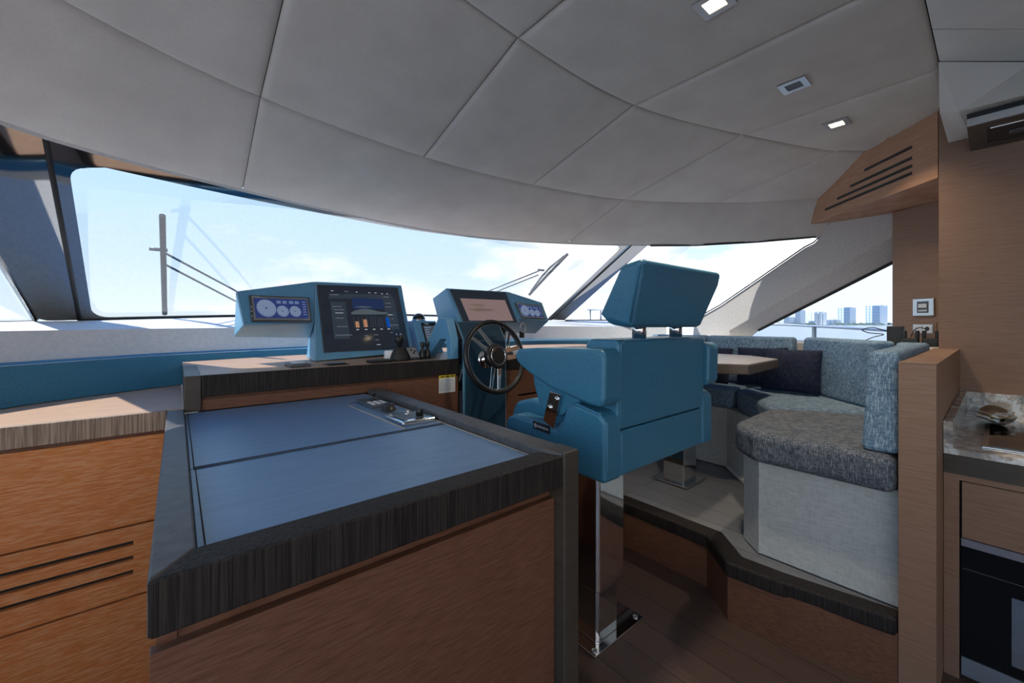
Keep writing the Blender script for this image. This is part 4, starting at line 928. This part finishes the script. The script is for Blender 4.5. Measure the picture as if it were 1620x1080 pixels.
for k, (c, r, h, ro) in enumerate((((2.80, .005), .110, .006, .3), ((2.80, .005), .098, .022, .8))):
    b = bmesh.new(); rings = []
    for rr, hh in ((.15, 0), (.6, .002), (.9, .010), (1.0, .016), (.97, .018), (.85, .010), (.5, .005), (.1, .004)):
        rings.append([b.verts.new((c[0]+1.7*r*rr*math.cos(a), c[1]+.55*r*rr*math.sin(a), .8205+h+hh+.006*rr*math.sin(3*a+ro))) for a in [2*math.pi*i/36 for i in range(36)]])
    for r0, r1 in zip(rings, rings[1:]):
        for i in range(36): b.faces.new((r0[i], r0[(i+1) % 36], r1[(i+1) % 36], r1[i]))
    b.faces.new(rings[0]); b.faces.new(rings[-1])
    P_('dish_body' if k == 0 else 'upper_leaf', b, 'green_glass', ds, smooth=True)
b = bmesh.new(); tube(b, [(2.80+.167*math.cos(a), .005+.054*math.sin(a), .8205+.022+.018+.006*math.sin(3*a+.8)) for a in [2*math.pi*i/36 for i in range(36)]], .0013, 5, closed=True); P_('gold_rim', b, 'gold', ds)
P_('foot', BX(2.76, 2.84, -.01, .02, .8197, .834), 'green_glass', ds)
hd = thing('range_hood', 'flat dark extractor hood with steel front edge, top right', 'hood', (2.92, -.25, 2.13))
P_('front_edge', BX(2.712, 2.73, -.62, .088, 2.130, 2.162), 'steel', hd, bevel=.001)
P_('body', BX(2.731, 3.118, -.62, .088, 2.133, 2.189), 'black', hd)
b = bmesh.new()
for (a0, a1, b0, b1) in ((2.731, 3.11, .03, .086), (2.731, 2.80, -.60, .03), (3.05, 3.11, -.60, .03)): box(b, a0, a1, b0, b1, 2.128, 2.1329)
P_('lower_frame', b, 'wenge_side', hd)
P_('filter', BX(2.82, 3.03, -.58, .0, 2.129, 2.1329), 'black', hd)
b = bmesh.new(); tube(b, [(2.805, .02, 2.128), (2.805, -.6, 2.128)], .004, 8); P_('trim_rail', b, 'chrome', hd)
b = bmesh.new(); lathe(b, [(.028, 0), (.028, .006), (.020, .007)], (2.93, -.06, 2.1285), (0, 0, -1), 20); P_('lamp', b, 'dim_lamp', hd)

# ============================================================ OVERHEAD GRILLE BOX
D45 = V((.7214, .6925, 0)); O45 = V((3.16, .205, 0))
bf = lambda t, z, o=0: O45+D45*t+V((-.6925, .7214, 0))*o+V((0, 0, z))
FP = [(0, 2.038), (0, 2.42), (.485, 2.41), (.70, 2.372), (1.14, 2.262), (1.30, 2.06)]
bk = [V((3.77+.25*t, .21+.19*t, z)) for t, z in FP]
ac = thing('overhead_locker', 'angled warm oak overhead box with four dark vent slots', 'overhead box', (3.6, .6, 2.04))
P_('casing', loft(bmesh.new(), [bf(t, z) for t, z in FP], bk), 'oak_box', ac, bevel=.002, seg=2)
for k, (t1, z) in enumerate(((.925, 2.125), (.79, 2.167), (.655, 2.213), (.525, 2.2825-.006))):
    b = bmesh.new(); h = .009; loft(b, [bf(.16, z-h-.002, .0), bf(t1, z-h+.008 if 0 else z-h, .0), bf(t1, z+h, .0), bf(.16, z+h-.002, .0)], [bf(.16, z-h-.002, .0015), bf(t1, z-h, .0015), bf(t1, z+h, .0015), bf(.16, z+h-.002, .0015)])
    P_('vent_slot', b, 'gloss_black' if 0 else 'rubber', ac)
# wall controls on the angled oak panel
DP = V((.562, .827, 0)).normalized(); NP = V((-DP.y, DP.x, 0))
wq = lambda t0, t1, z0, z1, o=0: [V((3.762, .244, 0))+DP*t+NP*o+V((0, 0, z)) for t, z in ((t1, z1), (t0, z1), (t0, z0), (t1, z0))]
cpn = thing('wall_controller', 'silver framed digital control panel on the oak wall above the sofa corner', 'control panel', tuple(wq(.078, .078, 1.30, 1.30)[0]))
b = bmesh.new(); qslab(b, wq(.014, .142, 1.300, 1.420), 0, 0, 1, 1, .0005, .014); P_('frame', b, 'steel', cpn, bevel=.006, seg=3)
b = bmesh.new(); qslab(b, wq(.045, .110, 1.322, 1.398), 0, 0, 1, 1, .014, .017); fpz = P_('face_plate', b, 'charcoal', cpn)
b = bmesh.new(); qrect(b, wq(.053, .102, 1.357, 1.382), 0, 0, 1, 1, .0175); P_('display', b, 'ui_grey' if 0 else 'label', fpz)
for k in range(5):
    b = bmesh.new(); qrect(b, wq(.052+.0105*k, .059+.0105*k, 1.332, 1.342), 0, 0, 1, 1, .0175); P_('button', b, 'white_print', fpz)
so_ = thing('socket_plate', 'steel double socket plate low on the oak wall above the chargers', 'socket', tuple(wq(.078, .078, 1.19, 1.19)[0]))
b = bmesh.new(); qslab(b, wq(.006, .148, 1.170, 1.262), 0, 0, 1, 1, .0003, .004); P_('back_plate', b, 'oak', so_)
b = bmesh.new(); qslab(b, wq(.022, .140, 1.188, 1.246), 0, 0, 1, 1, .004, .010); P_('frame', b, 'steel', so_, bevel=.001)
b = bmesh.new(); qslab(b, wq(.028, .078, 1.194, 1.240), 0, 0, 1, 1, .010, .012); P_('socket_face', b, 'paint_white', so_)
b = bmesh.new(); qslab(b, wq(.084, .132, 1.194, 1.240), 0, 0, 1, 1, .010, .013); P_('socket_face', b, 'ui_grey' if 0 else 'label', so_)
b = bmesh.new(); qdisc(b, wq(.028, .078, 1.194, 1.240), .5, .5, .014, .0125); P_('socket_hole', b, 'black', so_)
# chargers standing on the ledge
def ledge(x, y): return (x, y, 1.11)
c1 = thing('charger', 'tall black charger box with cable loops on the ledge by the window', 'charger', ledge(3.62, .425))
P_('housing', BX(3.58, 3.66, .385, .465, 1.111, 1.235), 'black', c1, bevel=.006)
b = bmesh.new(); tube(b, [V(p) for p in smoothline([(x+.10, y-.07, z) for x, y, z in [(3.50, .535, 1.20), (3.47, .60, 1.225), (3.44, .65, 1.21), (3.46, .62, 1.19), (3.49, .55, 1.18), (3.47, .60, 1.16), (3.45, .64, 1.13), (3.47, .57, 1.117), (3.50, .53, 1.12)]], 5)], .003, 6); P_('cable', b, 'rubber', c1)
for k, (x, y, lab) in enumerate(((3.52, .345, 'low black radio charger cradle between tall charger and wall, left one'), (3.56, .262, 'low black radio charger cradle hard against the oak wall, right one'))):
    o = thing('charger_cradle', lab, 'charger', ledge(x, y), 'charger cradles')
    P_('base', BX(x-.045, x+.045, y-.036, y+.036, 1.111, 1.162), 'black', o, bevel=.005)
    for s_ in (-1, 1): P_('cheek', BX(x-.03, x+.03, y+s_*.028-.009, y+s_*.028+.008, 1.162, 1.208), 'black', o, bevel=.005)
cu = mesh_obj('power_cord', tube(bmesh.new(), smoothline([(3.53, .345, 1.17), (3.58, .335, 1.21), (3.68, .32, 1.225), (3.772, .30, 1.217)], 6), .003, 6), 'rubber'); tag(cu, 'thin black cord from the charger cradle to the wall socket', 'cord')

# ============================================================ DOWNLIGHTS
for k, (x, y, on, lab) in enumerate(((1.475, .645, 1, 'square recessed downlight at top edge of photo, lit warm'), (2.275, .623, 0, 'middle recessed downlight, unlit grey lens'), (2.90, .587, 1, 'square recessed downlight nearest the oak box, lit warm'))):
    zc = 2.3935
    o = thing('downlight', lab, 'ceiling light', (x, y, zc-.004), 'ceiling downlights')
    b = bmesh.new()
    for (a0, a1, b0, b1) in ((-.056, .056, -.056, -.032), (-.056, .056, .032, .056), (-.056, -.032, -.032, .032), (.032, .056, -.032, .032)): box(b, x+a0, x+a1, y+b0, y+b1, zc-.006, zc+.004)
    P_('frame', b, 'steel', o)
    P_('lens', BX(x-.032, x+.032, y-.032, y+.032, zc-.002, zc+.003), 'warm_lamp' if on else 'dim_lamp', o)
    if on:
        l = bpy.data.lights.new('downlight_lamp', 'AREA'); l.size = .06; l.energy = 3; l.color = (1, .82, .6); l.spread = math.radians(120)
        lo = bpy.data.objects.new('downlight_lamp', l); C.objects.link(lo); lo.parent = o; lo.location = (0, 0, -.012)

# ============================================================ WINDSCREEN WIPERS
def wiper(label, s0, t0, s1, t1, arms, pivot):
    up = V((0, .03, .045)); A = G(s0, t0)+up; B = G(s1, t1)+up
    w = thing('windscreen_wiper', label, 'wiper', tuple(B))
    b = bmesh.new(); tube(b, [A, A.lerp(B, .5)+V((0, 0, .004)), B], .014, 8); P_('blade', b, 'rubber', w)
    up2 = V((0, .03, .03)); b = bmesh.new(); tube(b, [A.lerp(B, .06)+up2*.4, A.lerp(B, .35)+up2, A.lerp(B, .6)+up2, A.lerp(B, .94)+up2*.4], [.006, .010, .010, .006], 8); P_('frame', b, 'charcoal', w)
    for a, b_ in arms:
        m = bmesh.new(); tube(m, [a, b_], .0065, 8); P_('arm', m, 'charcoal', w)
    m = bmesh.new(); c = arms[0][0]; tube(m, [c+V((-.04, 0, 0)), c+V((.04, 0, 0))], .010, 8); P_('clip', m, 'charcoal', w)
    m = bmesh.new(); lathe(m, [(.03, -.02), (.03, .05), (.02, .06)], pivot); P_('pivot', m, 'charcoal', w)
def wg(s, t, o=.075): return G(s, t)+V((0, o*.55, o))
WA = (.105, .235, .098, .985)
pv = wg(.40, 1.02, .06)
wiper('upright windscreen wiper with twin arms at the left of the windscreen', .093, .29, .095, 1.02,
      [(wg(.088, .545), wg(.255, 1.0)), (wg(.093, .64), wg(.24, 1.06))], wg(.26, 1.06, .05))
wiper('slanting windscreen wiper with twin arms right of the instrument pods', .899, .17, .892, .69,
      [(wg(.876, .40), wg(.73, .87)), (wg(.880, .46), wg(.745, .90))], wg(.73, .93, .05))

# ============================================================ OUTSIDE
sea = mesh_obj('sea', BX(-3000, 6000, -3000, 6000, -2.4, -2.3), 'sea'); tag(sea, 'calm pale sea reaching to the horizon outside the windows', 'sea', kind='stuff')
YA = math.atan(530/638)
def far(u, D, z):   # a bearing from the boat at distance D
    a = (u-810)/638; return V((D*(math.sin(YA)+a*math.cos(YA)), D*(math.cos(YA)-a*math.sin(YA)), z))
FD = V((math.cos(YA), -math.sin(YA), 0)); BDr = V((math.sin(YA), math.cos(YA), 0))
def tower(u0, u1, h, mat, label, D=900, segs=1, name='apartment_tower'):
    w = (u1-u0)/638*D; c = far((u0+u1)/2, D, -2.3); t = thing(name, label, 'building', tuple(c))
    b = bmesh.new(); n = segs
    for k in range(n):
        o0 = -w/2+w*k/n+(w*.02 if n > 1 else 0); o1 = -w/2+w*(k+1)/n-(w*.05 if n > 1 else 0); hh = h*(1-.10*abs(k-(n-1)/2)/max(n, 1))
        q = [c+FD*o0, c+FD*o1, c+FD*o1+BDr*18, c+FD*o0+BDr*18]; loft(b, q, [p+V((0, 0, hh)) for p in q]) if k == 0 or n == 1 else P_('wing', loft(bmesh.new(), q, [p+V((0, 0, hh)) for p in q]), mat, t)
    P_('main_block', b, mat, t)
    q = [c+FD*(-w*.3)+BDr*4, c+FD*(w*.3)+BDr*4, c+FD*(w*.3)+BDr*14, c+FD*(-w*.3)+BDr*14]
    P_('roof_plant', loft(bmesh.new(), [p+V((0, 0, h*.9)) for p in q], [p+V((0, 0, h*1.04)) for p in q]), 'tower_a', t)
    return t
px = 900/638
tower(1380, 1404, 31*px, 'tower_b', 'blue and white twin-banded tower on the far shore, tallest and rightmost')
tower(1335, 1354, 28*px, 'tower_b', 'pale blue slab tower on the far shore, second from the right')
tower(1288, 1309, 21*px, 'tower_a', 'white three-part tower group on the far shore, middle of the skyline', segs=3)
tower(1318, 1330, 9*px, 'tower_a', 'low white building on the far shore between taller towers')
tower(1258, 1274, 24*px, 'tower_c', 'grey tower on the far shore just right of the raking beam')
tower(1240, 1257, 13*px, 'tower_c', 'low bluish block on the far shore, leftmost of the skyline')
b = bmesh.new()
for k in range(70):
    u = 1205+215*random.random(); c = far(u, 880+30*random.random(), -1.5); r = 2.5+3*random.random()
    if 1285 < u < 1312: continue
    m = Matrix.Translation(c) @ Matrix.Diagonal((r*1.6, r*1.6, r, 1)); bmesh.ops.create_icosphere(b, subdivisions=1, radius=1, matrix=m)
tag(mesh_obj('shore_trees', b, 'tree'), 'thin line of dark trees along the far shore', 'trees', kind='stuff')
q = [far(1180, 870, -2.3), far(1450, 870, -2.3), far(1450, 960, -2.3), far(1180, 960, -2.3)]
tag(mesh_obj('shore', loft(bmesh.new(), q, [p+V((0, 0, 1.2)) for p in q]), 'sand'), 'pale strip of shore below the towers', 'shore', kind='stuff')
rl2 = thing('side_rail', 'polished boat rail with a stanchion outside the side window', 'rail', (4.7, 1.0, .3))
b = bmesh.new(); tube(b, [(4.7, 2.6, 1.262), (4.7, 1.375, 1.242), (4.7, .9, 1.212), (4.7, .0, 1.15)], .012, 8); P_('handrail', b, 'rail', rl2)
b = bmesh.new(); tube(b, [(4.7, 1.123, 1.226), (4.7, 1.123, .3)], .018, 8); P_('stanchion', b, 'charcoal', rl2)
tag(struct('side_deck', BX(4.2, 4.9, -1, 3.2, .2, .3), 'cream'), 'narrow pale side deck outside the starboard window', 'deck') if 0 else struct('floor_deck', BX(4.2, 4.9, -1, 3.2, .2, .3), 'cream')
br = thing('bow_rail', 'thin steel bow rail seen through the glass beside the right windscreen pillar', 'rail', (5.4, 4.6, .3))
for k, (x, y) in enumerate(((5.258, 4.732), (5.519, 4.515), (5.66, 4.40))):
    b = bmesh.new(); tube(b, [(x, y, 1.30 if k == 0 else 1.49), (x, y, .3)], .012, 8); P_('stanchion', b, 'charcoal', br)
b = bmesh.new(); tube(b, [(5.45, 4.57, 1.49), (5.519, 4.515, 1.492), (5.70, 4.36, 1.49)], .011, 8); P_('handrail', b, 'rail', br)
struct('floor_foredeck', prism_z([(-1.2, 4.0), (5.8, 4.0), (5.9, 5.2), (2.0, 7.5), (-1.2, 5.5)], .2, .3), 'cream')
struct('floor_bounce_aft', BX(-3.0, 4.4, -9.0, -2.75, -.05, .0), 'cream')  # unseen slab added aft to bounce sunlight up to the ceiling
struct('floor_bounce_port', BX(-3.0, -1.5, -2.7, 3.0, .1, .2), 'cream')  # out-of-view slab added to reflect sun in through the port window
